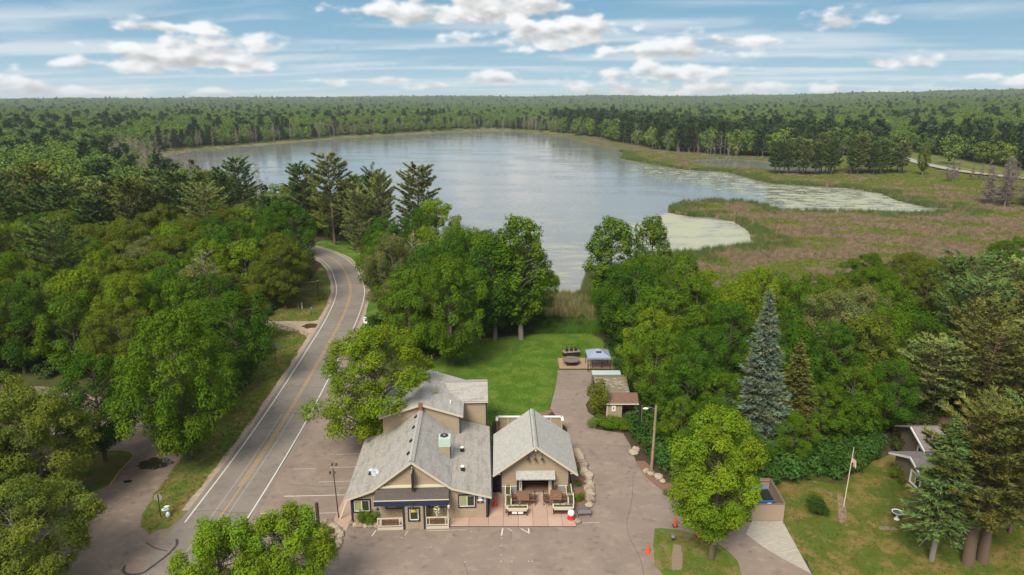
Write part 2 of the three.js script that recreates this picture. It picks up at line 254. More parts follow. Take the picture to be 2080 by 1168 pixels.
const white = mat([0.58, 0.55, 0.5], 0.85), wornWhite = mat([0.42, 0.38, 0.35], 0.9), yellow = mat([0.46, 0.27, 0.07], 0.85), tar = mat([0.045, 0.04, 0.038], 0.7);
const shoulder = mat([1, 1, 1], 1, { map: asphaltMap(256, 256, [8, 8], [0.33, 0.25, 0.19], 61, 1) });
for (const [d, label] of [[-3.75, 'sandy shoulder between the road and the dry grass verge'], [3.72, 'narrow sandy shoulder on the lake side of the road']]) structure('road_shoulder', ribbon(offset(ROAD_MID.filter(([, z]) => (d < 0 ? z < -60 : z < -104)), d).map(([x, z]) => [x + 0.25 * noise(z / 3, d), z]), 0.9, roadY, 0.026), shoulder, label);
const cut = (line, a, b) => line.filter(([, z]) => z <= a && z >= b);
for (const [d, a, b] of [[-2.95, -59, -206], [2.95, -58.5, -206], [-2.95, 40, -20], [2.95, 40, -47]]) part('edge_line', ribbon(offset(cut(ROAD_MID, a, b), -d), 0.14, roadY, 0.036), white, road);
for (const d of [-0.14, 0.14]) part('centre_line', ribbon(offset(cut(ROAD_MID, -64, -206), d), 0.1, roadY, 0.036), yellow, road);
part('centre_line', ribbon(offset(cut(ROAD_MID, -57, -66), 0.14), 0.1, roadY, 0.036), yellow, road);
for (const d of [-0.75, 0.75]) part('old_line', ribbon(offset(cut(ROAD_MID, -53, -84), d), 0.05, roadY, 0.035), wornWhite, road);
{
  const r = rngOf(77);
  const crack = (parent, pts, w, y) => part('crack_sealant', ribbon(curve(pts, 24), w, y === undefined ? roadY : () => y, 0.034), tar, parent);
  for (const z of [-61, -79.3, -83.6, -92, -99, -105, -112, -117, -123, -131, -139, -150]) { const k = ROAD_MID.reduce((b, p) => (Math.abs(p[1] - z) < Math.abs(b[1] - z) ? p : b)); crack(road, [[k[0] - 3.1, z + r() * 0.5], [k[0] - 1, z - 0.2 + r() * 0.4], [k[0] + 1, z + r() * 0.4], [k[0] + 3.1, z - 0.1 + r() * 0.5]], 0.05 + 0.04 * r()); }
  for (const pts of [[[-26, -59.5], [-26.2, -63], [-26.1, -72], [-26.5, -80]], [[-25.9, -50], [-26.1, -55], [-26, -59]]]) crack(road, pts, 0.12);
  crack(road, [[-31.6, -56.4], [-31.2, -55.6], [-31.3, -54.2], [-31.9, -52.5], [-32.3, -51.6], [-33.4, -51.4], [-34.2, -51.9], [-34.4, -52.6]], 0.24, 0.014);
  crack(road, [[-29.3, -56.6], [-29, -55.6], [-29.2, -54.5]], 0.24);
  crack(road, [[-34.2, -55.9], [-33, -55.1], [-31.6, -54.6]], 0.1, 0.014);
  for (const pts of [[[-20, -74.5], [-15.5, -75.2]], [[4.8, -74.3], [8, -74.8], [14, -74.4]], [[11.2, -49.5], [11.6, -53], [11.1, -58], [12.4, -63], [13.4, -68]], [[-4, -49], [-3.8, -51], [-4.3, -53]], [[-24, -66], [-20, -65.6], [-17, -65.9]]]) part('crack', ribbon(curve(pts, 20), 0.035, flat, 0.018), tar, lot);
  // painted parking lines
  const bar = (x1, z1, x2, z2, m = white, w = 0.1) => part('parking_line', ribbon([[x1, z1], [x2, z2]], w, flat, 0.018), m, lot);
  bar(-25.2, -60.6, -20.4, -60.9); bar(-23.8, -63.7, -16.9, -64); bar(-19.8, -60.6, -17.3, -60.8, wornWhite); bar(-20.6, -57.5, -17.6, -57.7); bar(-21, -66.5, -17.2, -66.7, wornWhite); bar(-20.5, -69.5, -17.4, -69.7, wornWhite); bar(-20.5, -72.5, -17.6, -72.7, wornWhite); bar(-24.6, -69.2, -22, -69.3, wornWhite);
  bar(-0.9, -58.1, -1, -57, white, 0.12); bar(1.6, -58.1, 1.62, -57.3, white, 0.12); bar(0.85, -58.1, 1.6, -57.4, white, 0.1); bar(-0.4, -58.1, 0, -57.7, wornWhite); bar(-8.2, -57.75, -4.4, -57.9, wornWhite, 0.08); bar(-13.3, -56.9, -13.1, -57.8, white); bar(-10.2, -57, -10, -57.7, wornWhite); bar(6.9, -59, 8.6, -59.1, wornWhite, 0.08);
  for (const [x, z] of [[-3.9, -57.6], [-1, -56.6], [-1, -55.4], [-1, -54.1], [-1, -53.2], [0, -53.2], [1.5, -53.2], [1.8, -53.2], [-4.2, -53.1], [-7.5, -55.2], [-10.4, -56.6]]) part('paint_spot', new THREE.CircleGeometry(0.055, 8).rotateX(-Math.PI / 2).translate(x, 0.02, z), white, lot);
}
const SIDE = [[-35, -44], [-24, -44], [-30, -57], [-31.5, -61], [-33, -62], [-35.5, -63], [-36.5, -66], [-37, -70], [-37.9, -75], [-40.6, -81], [-47.4, -81.9], [-53.7, -86.5], [-62.8, -91.4], [-74.6, -93.2], [-83.9, -91.4], [-78, -76], [-66.5, -70], [-54.6, -62], [-47, -55], [-40, -44]];
structure('side_lane', sheet(roughPoly(SIDE, 1.2, 0.4, 3), 0.006), laneMat, 'dusty brown lane and lot under the trees beside the road');
structure('lawn', sheet(roughPoly([[13.2, -117.5], [15.5, -112.4], [17, -105.2], [15.5, -98.6], [7, -98.6], [6.2, -91.4], [5.1, -84.9], [3.4, -82.4], [-2.4, -81], [-2.4, -72], [-14.5, -72], [-15.5, -90], [-12.5, -101], [-9.2, -111], [-3.4, -113.4], [2.1, -114.5], [7.8, -116.4]], 1.2, 0.5, 9), 0.008), lawnMat, 'bright green mown lawn behind the tan building');
structure('yard', sheet(roughPoly([[26.3, -66], [31.8, -67], [36, -66], [38.3, -69], [44.4, -72.7], [60, -74], [62, -58], [60, -40], [33, -40], [26.2, -51.4], [26.5, -58.9]], 1, 0.5, 19), 0.008), yardMat, 'patchy olive and brown grass yard round the flagpole');
structure('grass_verge', sheet(roughPoly([[-36, -58.2], [-37, -60.5], [-37.5, -63.5], [-37.8, -67.9], [-38.4, -72.9], [-40, -76], [-40, -90], [-41, -103], [-44, -121.5], [-39.5, -117.3], [-35, -115.8], [-33.6, -106.4], [-32.6, -90.5], [-32, -77.2], [-31.8, -71.7], [-31.8, -66.9], [-31.9, -63.5], [-32.4, -60.5], [-33.3, -58.2], [-34.4, -57.3]], 0.8, 0.45, 29), 0.02), vergeMat, 'strip of dry grass between the road and the wood');
structure('grass_verge', sheet(roughPoly([[-49, -138], [-46, -150], [-47.5, -166], [-42.4, -160], [-38, -146.2], [-36, -134.8], [-34.6, -124.4], [-36, -122.4], [-45, -122.4], [-48, -128]], 0.8, 0.4, 31), 0.02), vergeMat, 'dry grass inside the bend of the road by the mailbox');
structure('grass_verge', sheet(roughPoly([[-56, -200], [-40, -196], [-33.5, -175], [-30, -150], [-26.5, -135], [-23.5, -121], [-24, -110], [-28.6, -110], [-29.6, -121], [-30.8, -134], [-32.5, -144], [-36.4, -156], [-40.7, -168], [-46.6, -178], [-58, -188]], 0.8, 0.3, 33), 0.02), lawnMat, 'green grass strip on the outer side of the road bend');
structure('gravel_drive', sheet(roughPoly([[-60, -122.5], [-46, -122.8], [-37, -122.6], [-35.2, -125.5], [-33.9, -112], [-35.2, -113], [-38, -116.5], [-46, -118.6], [-60, -118.5]], 0.8, 0.4, 37), 0.024), gravelMat, 'pale gravel drive joining the road');
structure('grass_island', sheet(roughPoly([[13.8, -58], [14.4, -58.2], [15.9, -57.9], [17.4, -57.2], [18.9, -56.1], [19.9, -54.6], [20.3, -53.2], [20, -51.4], [18.3, -49], [15, -48.6], [13.1, -51.4], [12.7, -52.6], [13, -54.6], [13.4, -56.8]], 0.6, 0.15, 41), 0.03), vergeMat, 'rounded grass island in the driveway');
{
  const k = structure('kerb_island', sheet([[-48.5, -72.3], [-47.5, -73.3], [-44.9, -73.1], [-44, -72], [-43.8, -69], [-43.3, -65.9], [-46, -62], [-52, -66]], 0.02), vergeMat, 'brown grass island with a yellow kerb under the trees');
  part('kerb', merge(...curve([[-48.5, -72.4], [-47.5, -73.3], [-44.9, -73.1], [-43.9, -72], [-43.7, -69], [-43.2, -65.9]], 14).map((p, i, a) => (i ? rod([a[i - 1][0], 0.06, a[i - 1][1]], [p[0], 0.06, p[1]], 0.09, 0.09, 6) : null)).filter(Boolean)), mat([0.4, 0.28, 0.09], 0.9), k);
}
const concrete = mat([1, 1, 1], 0.92, { map: paint([0.36, 0.32, 0.27], 0.14, 6, 256, 5) });
structure('concrete_pad', slabSheet([[22.3, -57.2], [23.6, -59.3], [26.6, -59.3], [26.4, -56.1], [26.15, -51.5], [24.4, -53.6], [23.1, -55.5]], 0.05, 0.12), concrete, 'pale concrete pad in front of the dumpster enclosure');
const puddle = new THREE.MeshPhysicalMaterial({ color: new THREE.Color().setRGB(0.03, 0.022, 0.013), roughness: 0.04, side: THREE.DoubleSide }), mud = mat([0.1, 0.07, 0.05], 0.8);
for (const [x, z, a, b, m, label] of [[-40.6, -70.4, 1.9, 1.35, puddle, 'dark puddle in the lane beside the grass bank'], [-41.7, -66.6, 0.45, 0.3, puddle, 'tiny puddle in the dusty lane'], [-36.9, -119.9, 1.35, 1.5, mat([0.09, 0.045, 0.02], 0.25), 'brown muddy puddle in the gravel drive']]) {
  const ring = []; for (let i = 0; i < 40; i++) { const t = (i / 40) * 2 * Math.PI, f = 1 + 0.2 * noise(Math.cos(t) * 1.3 + x, Math.sin(t) * 1.3 + z); ring.push([x + Math.cos(t) * a * f, z + Math.sin(t) * b * f]); }
  structure('puddle', sheet(ring, 0.036), m, label);
}
{ // reddish bare soil and mulch
  const mulch = mat([1, 1, 1], 1, { map: texture(512, 512, (u, v, o) => { const x = u * 8, z = v * 8, n = noiseB(x * 6, z * 6) * 0.5 + noise(x * 13, z * 13) * 0.5, f = 1 + 0.5 * n; o[0] = S(0.19 * f); o[1] = S(0.1 * f); o[2] = S(0.07 * f); }, [8, 8]) });
  const brownMulch = mat([1, 1, 1], 1, { map: texture(512, 512, (u, v, o) => { const x = u * 8, z = v * 8, n = noiseB(x * 7, z * 7) * 0.5 + noise(x * 15, z * 15) * 0.5, f = 1 + 0.6 * n; o[0] = S(0.22 * f); o[1] = S(0.155 * f); o[2] = S(0.11 * f); }, [8, 8]) });
  structure('mulch_bed', sheet(roughPoly([[6.5, -73], [7.9, -72.5], [8.1, -66], [8.1, -61.6], [7, -60.6], [6.4, -60.8], [6.4, -66]], 0.5, 0.12, 3), 0.03), mulch, 'red mulch bed beside the pavilion');
  structure('mulch_strip', sheet(roughPoly([[15.1, -55.7], [15.7, -55.5], [15.5, -53.9], [14.9, -52], [14.1, -52], [14.5, -53.9]], 0.4, 0.12, 5), 0.04), brownMulch, 'strip of brown mulch across the grass island');
  structure('mulch_bed', sheet(roughPoly([[14.1, -71], [15.2, -71], [16.4, -67], [17.8, -65], [20, -63.4], [22.5, -62.2], [22.5, -60.3], [19.4, -61], [17.5, -62.9], [16.2, -64.1], [15.3, -66], [14.6, -68]], 0.6, 0.2, 7), 0.02), mulch, 'brown mulch edge of the driveway below the poles');
  structure('mulch_bed', sheet(roughPoly([[-20.4, -58.4], [-18, -58.6], [-16.6, -57.9], [-16.1, -56.4], [-16.6, -54.8], [-18.2, -53.4], [-21, -52], [-22, -55]], 0.5, 0.15, 11), 0.03), brownMulch, 'stone edged gravel and mulch bed under the roadside sign');
  structure('bare_soil', sheet(roughPoly([[4.3, -81.2], [5.4, -84.6], [3, -83.4], [-1.6, -81.2], [-1.6, -80.2], [3, -80.6]], 0.5, 0.25, 13), 0.022), mulch, 'reddish bare soil at the corner of the lawn');
  structure('dirt_path', sheet(roughPoly([[34.2, -64.2], [34.7, -64.2], [34, -61.8], [32.9, -59.2], [32, -59], [33.2, -61.8]], 0.5, 0.12, 17), 0.02), brownMulch, 'short strip of bare dirt beside the flagpole');
  structure('bare_soil', sheet(roughPoly([[45, -80], [62, -78], [80, -84], [70, -92], [50, -90]], 1.5, 1.4, 27), 0.02), mulch, 'reddish bare slope under the trees behind the house');
  structure('bare_soil', sheet(roughPoly([[35.6, -58.6], [37, -58.4], [37.2, -57.8], [35.4, -57.9]], 0.4, 0.15, 47), 0.02), brownMulch, 'oval of bare dirt in the yard below the birdbath');
}
{ // far road across the marsh
  const line = curve(FARROAD, 60);
  structure('road', ribbon(line, 8.5, (x, z) => Math.max(height(x, z), -2.2), 0.5), mat([0.3, 0.27, 0.25], 0.95), 'distant pale road running between marsh and forest');
}
// ---------------------------------------------------------------- foliage builders
class Leaves {                                                     // many small leaf faces with a colour each
  constructor() { this.p = []; this.c = []; }
  leaf(x, y, z, nx, ny, nz, len, wid, r, c) {                      // a rhombic leaf, folded a little, lying across the normal
    let ax = r() - 0.5, ay = r() - 0.5, az = r() - 0.5; let d = ax * nx + ay * ny + az * nz; ax -= d * nx; ay -= d * ny; az -= d * nz; let l = Math.hypot(ax, ay, az) || 1; ax /= l; ay /= l; az /= l;
    const bx = ny * az - nz * ay, by = nz * ax - nx * az, bz = nx * ay - ny * ax, f = 0.18 * len;
    const A = [x - ax * len / 2, y - ay * len / 2, z - az * len / 2], B = [x + bx * wid / 2 + nx * f, y + by * wid / 2 + ny * f, z + bz * wid / 2 + nz * f], C = [x + ax * len / 2, y + ay * len / 2, z + az * len / 2], D = [x - bx * wid / 2 + nx * f, y - by * wid / 2 + ny * f, z - bz * wid / 2 + nz * f];
    this.p.push(...A, ...B, ...C, ...A, ...C, ...D); for (let i = 0; i < 6; i++) this.c.push(c[0], c[1], c[2]);
  }
  blade(x, y, z, dx, dy, dz, len, wid, r, c) {                     // a narrow needle spray
    const l = Math.hypot(dx, dy, dz) || 1; dx /= l; dy /= l; dz /= l; let sx = r() - 0.5, sy = r() - 0.5, sz = r() - 0.5; const d = sx * dx + sy * dy + sz * dz; sx -= d * dx; sy -= d * dy; sz -= d * dz; const s = wid / 2 / (Math.hypot(sx, sy, sz) || 1);
    this.p.push(x - sx * s, y - sy * s, z - sz * s, x + sx * s, y + sy * s, z + sz * s, x + dx * len, y + dy * len, z + dz * len); for (let i = 0; i < 3; i++) this.c.push(c[0], c[1], c[2]);
  }
  geometry() { const g = new THREE.BufferGeometry(); g.setAttribute('position', new THREE.Float32BufferAttribute(this.p, 3)); g.setAttribute('color', new THREE.Float32BufferAttribute(this.c, 3)); this.p = this.c = null; return g; }
}
const tone = (r, spread = 0.28) => { const f = 1 + (r() - 0.5) * 2 * spread, w = (r() - 0.5) * 0.22; return [f * (1 + w), f, f * (1 - w * 0.8)]; };
function bent(a, b, r0, r1, sag, r, n = 4, seg = 6) { const out = []; let P = a, k = r0; for (let i = 1; i <= n; i++) { const t = i / n, j = i < n ? sag * Math.hypot(b[0] - a[0], b[2] - a[2]) : 0, Q = [lerp(a[0], b[0], t) + (r() - 0.5) * j, lerp(a[1], b[1], t) + (r() - 0.5) * j + j * Math.sin(Math.PI * t) * 0.6, lerp(a[2], b[2], t) + (r() - 0.5) * j], q = lerp(r0, r1, t); out.push(rod(P, Q, k, q, seg)); P = Q; k = q; } return out; }
// Broad-leaved tree: limbs end in leaf clumps; leaves sit in the outer shell of every clump.
function broadleaf({ seed, H = 14, R = 6, base = 1.3, clumps = 60, leaves = 20000, size = 0.3, clumpR = 0.27, squash = 0.98, low = 0.36, narrow = 0.62, open = 0, twig = 0.6 }) {
  const r = rngOf(seed), L = new Leaves(), wood = [], top = H, ch = top - base, C = [];
  for (let i = 0; i < clumps; i++) {
    const t = (i + 0.5 * r()) / clumps, a = i * 2.39996 + r() * 0.9, s = t < low ? Math.pow(t / low, 0.55) : Math.pow(Math.max(0, 1 - Math.pow((t - low) / (1 - low), 2.1)), 0.55);
    const k = (r() < 0.74 ? 0.74 + 0.3 * r() : 0.25 + 0.4 * r()) * (1 + 0.2 * noise(seed + Math.cos(a), Math.sin(a) + t * 2));
    const rad = R * s * k * 0.86, cr = R * clumpR * (0.5 + 0.9 * r()) * (1 - 0.25 * t);
    C.push([Math.cos(a) * rad, base + cr * 0.6 + ch * t * 0.93 - cr * 0.5 * t, Math.sin(a) * rad, cr, tone(r, 0.16)]);
  }
  wood.push(...bent([0, -0.15, 0], [(r() - 0.5) * 0.5, base + ch * 0.35, (r() - 0.5) * 0.5], H * 0.021, H * 0.014, 0.05, r, 4, 9));
  wood.push(...bent([0, base + ch * 0.33, 0], [(r() - 0.5) * 0.8, base + ch * 0.86, (r() - 0.5) * 0.8], H * 0.0135, 0.04, 0.05, r, 4, 7));
  C.forEach((c, i) => { if (i % 2 === 0 || twig > 0.8) { const h = clamp(c[1] - (0.35 + 0.5 * r()) * Math.hypot(c[0], c[2]), base * 0.75, base + ch * 0.8); wood.push(...bent([0, h, 0], [c[0] * 0.9, c[1], c[2] * 0.9], 0.05 + H * 0.0055 * (1 - i / clumps), 0.025, 0.12, r, 3, 5)); } });
  let area = 0; for (const c of C) area += c[3] * c[3];
  for (const [cx, cy, cz, cr, tint] of C) {
    const n = Math.round((leaves * cr * cr) / area), ol = Math.hypot(cx, cz) || 1;
    for (let i = 0; i < n; i++) {
      let x = r() * 2 - 1, y = r() * 2 - 0.78, z = r() * 2 - 1; x += (cx / ol) * 0.22; z += (cz / ol) * 0.22; const l = Math.hypot(x, y, z) || 1; x /= l; y /= l; z /= l;
      const lump = 1 + 0.3 * noise(x * 2.1 + cx * 3 + y, z * 2.1 + cz * 3 - y) + 0.16 * noiseB(x * 4.7 + cz + y * 3, z * 4.7 + cx), k = cr * (0.58 + 0.45 * Math.sqrt(r()) + (r() < 0.1 ? 0.4 * r() : 0)) * lump;
      if (open && noiseB(x * 2.6 + cx, z * 2.6 + cy + y * 2) < -0.1 - (1 - open)) continue;
      let nx = x * 0.9 + (r() - 0.5) * 0.8, ny = y * 0.85 + 0.5 + (r() - 0.5) * 0.6, nz = z * 0.9 + (r() - 0.5) * 0.8; const m = Math.hypot(nx, ny, nz) || 1; const c = tone(r), s = size * (0.7 + 0.6 * r());
      L.leaf(cx + x * k, cy + y * k * squash * (y < 0 ? 0.75 : 1), cz + z * k, nx / m, ny / m, nz / m, s, s * narrow, r, [c[0] * tint[0], c[1] * tint[1], c[2] * tint[2]]);
    }
  }
  return { H, R, crown: L.geometry(), trunk: merge(wood) };
}
// Pine: whorls of boughs carrying plates of needle tufts. Spruce: the same with drooping boughs in a cone.
function conifer({ seed, H = 22, R = 4.6, start = 0.22, whorls = 26, per = 6, tuft = 0.5, rise = 0.3, cone = 0, density = 1, gap = 0.2, wide = 0.16, hang = 0 }) {
  const r = rngOf(seed), L = new Leaves(), wood = [...bent([0, -0.15, 0], [(r() - 0.5) * 0.4, H * 0.5, (r() - 0.5) * 0.4], H * 0.0145, H * 0.0095, 0.02, r, 4, 8), ...bent([0, H * 0.49, 0], [0, H * 0.99, 0], H * 0.0095, 0.03, 0.01, r, 4, 6)];
  for (let w = 0; w < whorls; w++) {
    const t = (w + r() * 0.7) / whorls, y0 = H * lerp(start, 0.985, t), prof = cone ? Math.pow(1 - t, 0.85) * 0.97 + 0.035 : Math.pow(Math.sin(Math.PI * clamp(0.18 + 0.72 * t)), 0.6) * (1 - 0.12 * t) + 0.03;
    const n = per + Math.floor(r() * 2), turn = r() * 7;
    for (let b = 0; b < n; b++) {
      if (r() < gap) continue;
      const a = turn + (b / n) * 2 * Math.PI + (r() - 0.5) * 0.5, len = R * prof * (0.62 + 0.55 * r()), up = cone ? -0.28 + 0.55 * t + (r() - 0.5) * 0.15 : lerp(0.0, 0.55, t) + rise * (r() - 0.3), ca = Math.cos(a), sa = Math.sin(a), tint = tone(r, 0.2);
      const end = [ca * len, y0 + up * len, sa * len]; if (len > 0.7) wood.push(rod([0, y0, 0], end, 0.02 + 0.012 * len, 0.012, 4));
      const k = Math.max(3, Math.round(len * 5.2 * density));
      for (let i = 0; i < k; i++) {
        const f = cone ? 0.12 + 0.88 * (i / k) : 0.32 + 0.68 * Math.pow(i / k, 0.8), lat = (r() - 0.5) * len * (cone ? 0.42 : 0.62) * (1.12 - f) * 1.3, px = ca * len * f - sa * lat, pz = sa * len * f + ca * lat, py = y0 + up * len * f + (cone ? 0.22 * len * f * f : 0.16 * len * f * f) + (r() - 0.5) * 0.22;
        const q = cone ? 5 : 7, cc = tone(r, 0.22), c = [cc[0] * tint[0], cc[1] * tint[1], cc[2] * tint[2]];
        for (let j = 0; j < q; j++) L.blade(px, py, pz, ca * 0.9 + (r() - 0.5) * 1.8, (cone ? 0.1 : 0.5) + (r() - 0.5) * (1.1 + hang), sa * 0.9 + (r() - 0.5) * 1.8, tuft * (0.7 + 0.6 * r()), wide * (0.7 + 0.6 * r()), r, c);
      }
    }
  }
  for (let i = 0; i < 26; i++) L.blade(0, H * (0.95 + 0.05 * r()), 0, r() - 0.5, 0.9, r() - 0.5, tuft, wide, r, tone(r));
  return { H, R, crown: L.geometry(), trunk: merge(wood) };
}
function bareTree({ seed, H = 13, R = 3, dense = 26, up = 0.55, fine = 5, start = 0.25, thick = 0.03 }) { // dead tree: trunk, limbs and twigs, nothing else
  const r = rngOf(seed), wood = [...bent([0, -0.15, 0], [(r() - 0.5) * 0.8, H, (r() - 0.5) * 0.8], H * 0.013, 0.02, 0.03, r, 6, 6)], tw = [];
  for (let i = 0; i < dense; i++) {
    const t = start + (1 - start) * (i + r()) / dense, a = r() * 6.283, len = R * (1.15 - t * 0.85) * (0.5 + 0.7 * r()), y = H * t * 0.97, e = [Math.cos(a) * len, y + len * up * (0.5 + r()), Math.sin(a) * len];
    tw.push(...bent([0, y, 0], e, 0.03 + 0.005 * H * (1 - t), 0.012, 0.16, r, 2, 4));
    for (let j = 0; j < fine; j++) { const f = 0.35 + 0.65 * r(), s = [e[0] * f, lerp(y, e[1], f), e[2] * f], q = len * 0.42 * (0.5 + r()); tw.push(rod(s, [s[0] + (r() - 0.5) * q * 1.5, s[1] + q * (0.1 + up * r()), s[2] + (r() - 0.5) * q * 1.5], thick, thick * 0.4, 3)); }
  }
  return { H, R, trunk: merge(wood), crown: merge(tw) };
}
function shrubGeometry({ seed, R = 1, H = 1, leaves = 900, size = 0.16, n = 7, narrow = 0.6 }) { return broadleaf({ seed, H, R, base: 0.05, clumps: n, leaves, size, clumpR: 0.5, squash: 0.8, low: 0.3, narrow }); }

const bark = mat([1, 1, 1], 1, { map: paint([0.11, 0.082, 0.06], 0.35, 8, 128, 1.5) }), greyBark = mat([0.2, 0.175, 0.15], 1), redBark = mat([0.13, 0.085, 0.06], 1), deadWood = mat([0.25, 0.2, 0.165], 1), mauveWood = mat([0.21, 0.16, 0.145], 1);
const leafMat = (rgb) => new THREE.MeshPhysicalMaterial({ color: new THREE.Color().setRGB(...rgb.map((v) => v * (rgb[0] === 1 ? 1 : 0.96))), roughness: 0.95, transmission: 0.2, thickness: 0, specularIntensity: 0.05, vertexColors: true, side: THREE.DoubleSide });
const needleMat = (rgb) => dull(rgb.map((v) => v * 1.15), { vertexColors: true });
const GREEN = { mid: leafMat([0.1, 0.175, 0.01]), deep: leafMat([0.062, 0.132, 0.01]), fresh: leafMat([0.165, 0.235, 0.012]), olive: leafMat([0.135, 0.168, 0.016]), pale: leafMat([0.18, 0.195, 0.06]), yellow: leafMat([0.16, 0.245, 0.014]), straw: leafMat([0.165, 0.205, 0.03]), dark: leafMat([0.04, 0.085, 0.016]) };
const NEEDLE = { pine: needleMat([0.1, 0.15, 0.04]), brownPine: needleMat([0.135, 0.15, 0.035]), lightPine: needleMat([0.17, 0.2, 0.06]), spruce: needleMat([0.12, 0.155, 0.1]), dark: needleMat([0.075, 0.11, 0.03]), olive: needleMat([0.12, 0.125, 0.03]) };
const range = (n, f) => Array.from({ length: n }, (_, i) => f(i));
const KIND = {
  hero: range(4, (i) => broadleaf({ seed: 101 + i, open: 0.8, leaves: 76000, size: 0.175, clumps: 136, clumpR: 0.158, narrow: 0.7 })),
  dec: range(7, (i) => broadleaf({ seed: 11 + i * 3, open: 0.8, leaves: 34000, size: 0.24, clumps: 84 + 8 * (i % 3), R: 5.6 + 0.3 * (i % 3), clumpR: 0.175 })),
  locust: range(3, (i) => broadleaf({ seed: 211 + i, leaves: 52000, size: 0.24, clumps: 96, clumpR: 0.19, squash: 0.72, narrow: 0.42, twig: 0.6 })),
  cotton: range(2, (i) => broadleaf({ seed: 311 + i, H: 18, R: 4.4, base: 2.4, leaves: 24000, size: 0.3, clumps: 120, clumpR: 0.2, squash: 1.3, open: 0.95, narrow: 0.8, twig: 0.6 })),
  upright: range(2, (i) => broadleaf({ seed: 351 + i, H: 10, R: 4.2, base: 1.2, leaves: 34000, size: 0.17, clumps: 70, clumpR: 0.2, squash: 1.4, narrow: 0.7, low: 0.3 })),
  pine: range(4, (i) => conifer({ seed: 401 + i, tuft: 0.55, whorls: 22 + i, gap: 0.24, density: 1.5, rise: 0.45 })),
  midpine: range(3, (i) => conifer({ seed: 421 + i, H: 20, R: 4.2, start: 0.2, whorls: 20, tuft: 0.7, wide: 0.27, density: 1.05, gap: 0.16 })),
  island: range(1, () => broadleaf({ seed: 107, H: 15, R: 4.5, base: 2.3, leaves: 50000, size: 0.2, clumps: 110, clumpR: 0.2, low: 0.3, narrow: 0.7 })),
  lowpine: range(2, (i) => conifer({ seed: 441 + i, H: 15, R: 4.4, start: 0.3, whorls: 16, per: 6, tuft: 0.46, gap: 0.22, density: 1.3, rise: 0.2 })),
  spruce: range(2, (i) => conifer({ seed: 471 + i, H: 17, R: 3.4, start: 0.05, whorls: 38, per: 9, tuft: 0.42, cone: 1, density: 1.5, gap: 0.1, wide: 0.17 })),
  thin: range(1, (i) => conifer({ seed: 491 + i, H: 14, R: 2.6, start: 0.26, whorls: 30, per: 8, tuft: 0.36, cone: 1, density: 1.6, gap: 0.15 })),
  dead: range(3, (i) => bareTree({ seed: 511 + i, dense: 30, fine: 7 })),
  tamarack: range(2, (i) => bareTree({ seed: 531 + i, H: 18, R: 2.8, dense: 80, up: 0.12, fine: 13, start: 0.14, thick: 0.09 })),
};
let pick = 0;
function tree(kind, leaf, x, z, h, rad, label, group, wood = bark, name = 'tree', category = 'tree') {
  const set = KIND[kind], v = set[pick++ % set.length], y = height(x, z);
  const o = thing(name, label, category, [x, y, z], (pick * 2.4) % 6.283, group); const k = (rad ?? (v.R * h) / v.H) / v.R, w = 0.12 * Math.sin(pick * 5.3); o.scale.set(k * (1 + w), h / v.H, k * (1 - w)); o.rotation.z = 0.05 * Math.sin(pick * 3.1); o.rotation.x = 0.05 * Math.cos(pick * 4.7);
  part('trunk', v.trunk, wood, o); part('crown', v.crown, leaf, o); return o;
}
const placed = [];
function T(kind, leaf, x, z, h, rad, label, group, wood, name, category) { placed.push([x, z, rad ?? 5]); return tree(kind, leaf, x, z, h, rad, label, group, wood, name, category); }
// ---------------------------------------------------------------- trees that stand apart
T('hero', GREEN.fresh, -15.9, -74.2, 15.4, 7.5, 'big bright green maple overhanging the roof of the tan building', undefined, bark, 'maple_tree');
T('island', GREEN.yellow, 17.9, -53.4, 15, 3.9, 'yellow green maple standing on the grass island', undefined, bark, 'maple_tree');
T('upright', GREEN.yellow, -22.6, -45.6, 9.3, 4.1, 'yellow green maple whose tips reach over the road junction', undefined, bark, 'maple_tree');
T('upright', GREEN.yellow, -17.9, -47.6, 9.2, 3.9, 'yellow green maple with orange tinged tips beside the roadside sign', undefined, bark, 'maple_tree');
T('spruce', NEEDLE.spruce, 28.5, -72.6, 19.8, 3.5, 'tall blue spruce with silvery drooping boughs', undefined, greyBark, 'blue_spruce', 'spruce tree');
T('spruce', NEEDLE.olive, 33.4, -74.2, 13.2, 3.3, 'olive brown spruce next to the blue spruce', undefined, bark, 'spruce_tree', 'spruce tree');
T('thin', NEEDLE.pine, 37.7, -53.3, 14, 3.2, 'thin sparse spruce in the yard in front of the house', undefined, greyBark, 'spruce_tree', 'spruce tree');
T('hero', GREEN.mid, -37.4, -71.5, 18, 7.8, 'large round maple at the tip of the grass bank by the road', undefined, bark, 'maple_tree');
T('dec', GREEN.deep, -46.7, -71.2, 13.4, 5, 'dark trunked maple on the kerbed grass island', undefined, bark, 'maple_tree');
for (const [x, z, h, rad, l] of [[-47.5, -61.5, 13.4, 6.6, 'feathery olive tree beside the dusty lane'], [-39.2, -47.5, 11.5, 5.6, 'feathery olive tree overhanging the mouth of the lane'], [-46.5, -50, 12, 6, 'feathery olive tree between the lane and the wood'], [-55, -66.5, 12.6, 6, 'feathery olive tree at the back of the dusty lot'], [-44.5, -41, 11.5, 6, 'feathery olive tree beside the lane before its mouth'], [-53, -56, 12.5, 6.2, 'feathery olive tree behind the one beside the dusty lane']]) T('locust', GREEN.straw, x, z, h, rad, l, undefined, greyBark, 'locust_tree');
T('dec', GREEN.deep, -39.5, -93, 14.6, 6.2, 'leafy green tree leaning over the verge beside the round road sign', undefined);
T('dec', GREEN.mid, -41.5, -82, 13.5, 6, 'leafy green tree on the verge between the big maple and the road sign', undefined);
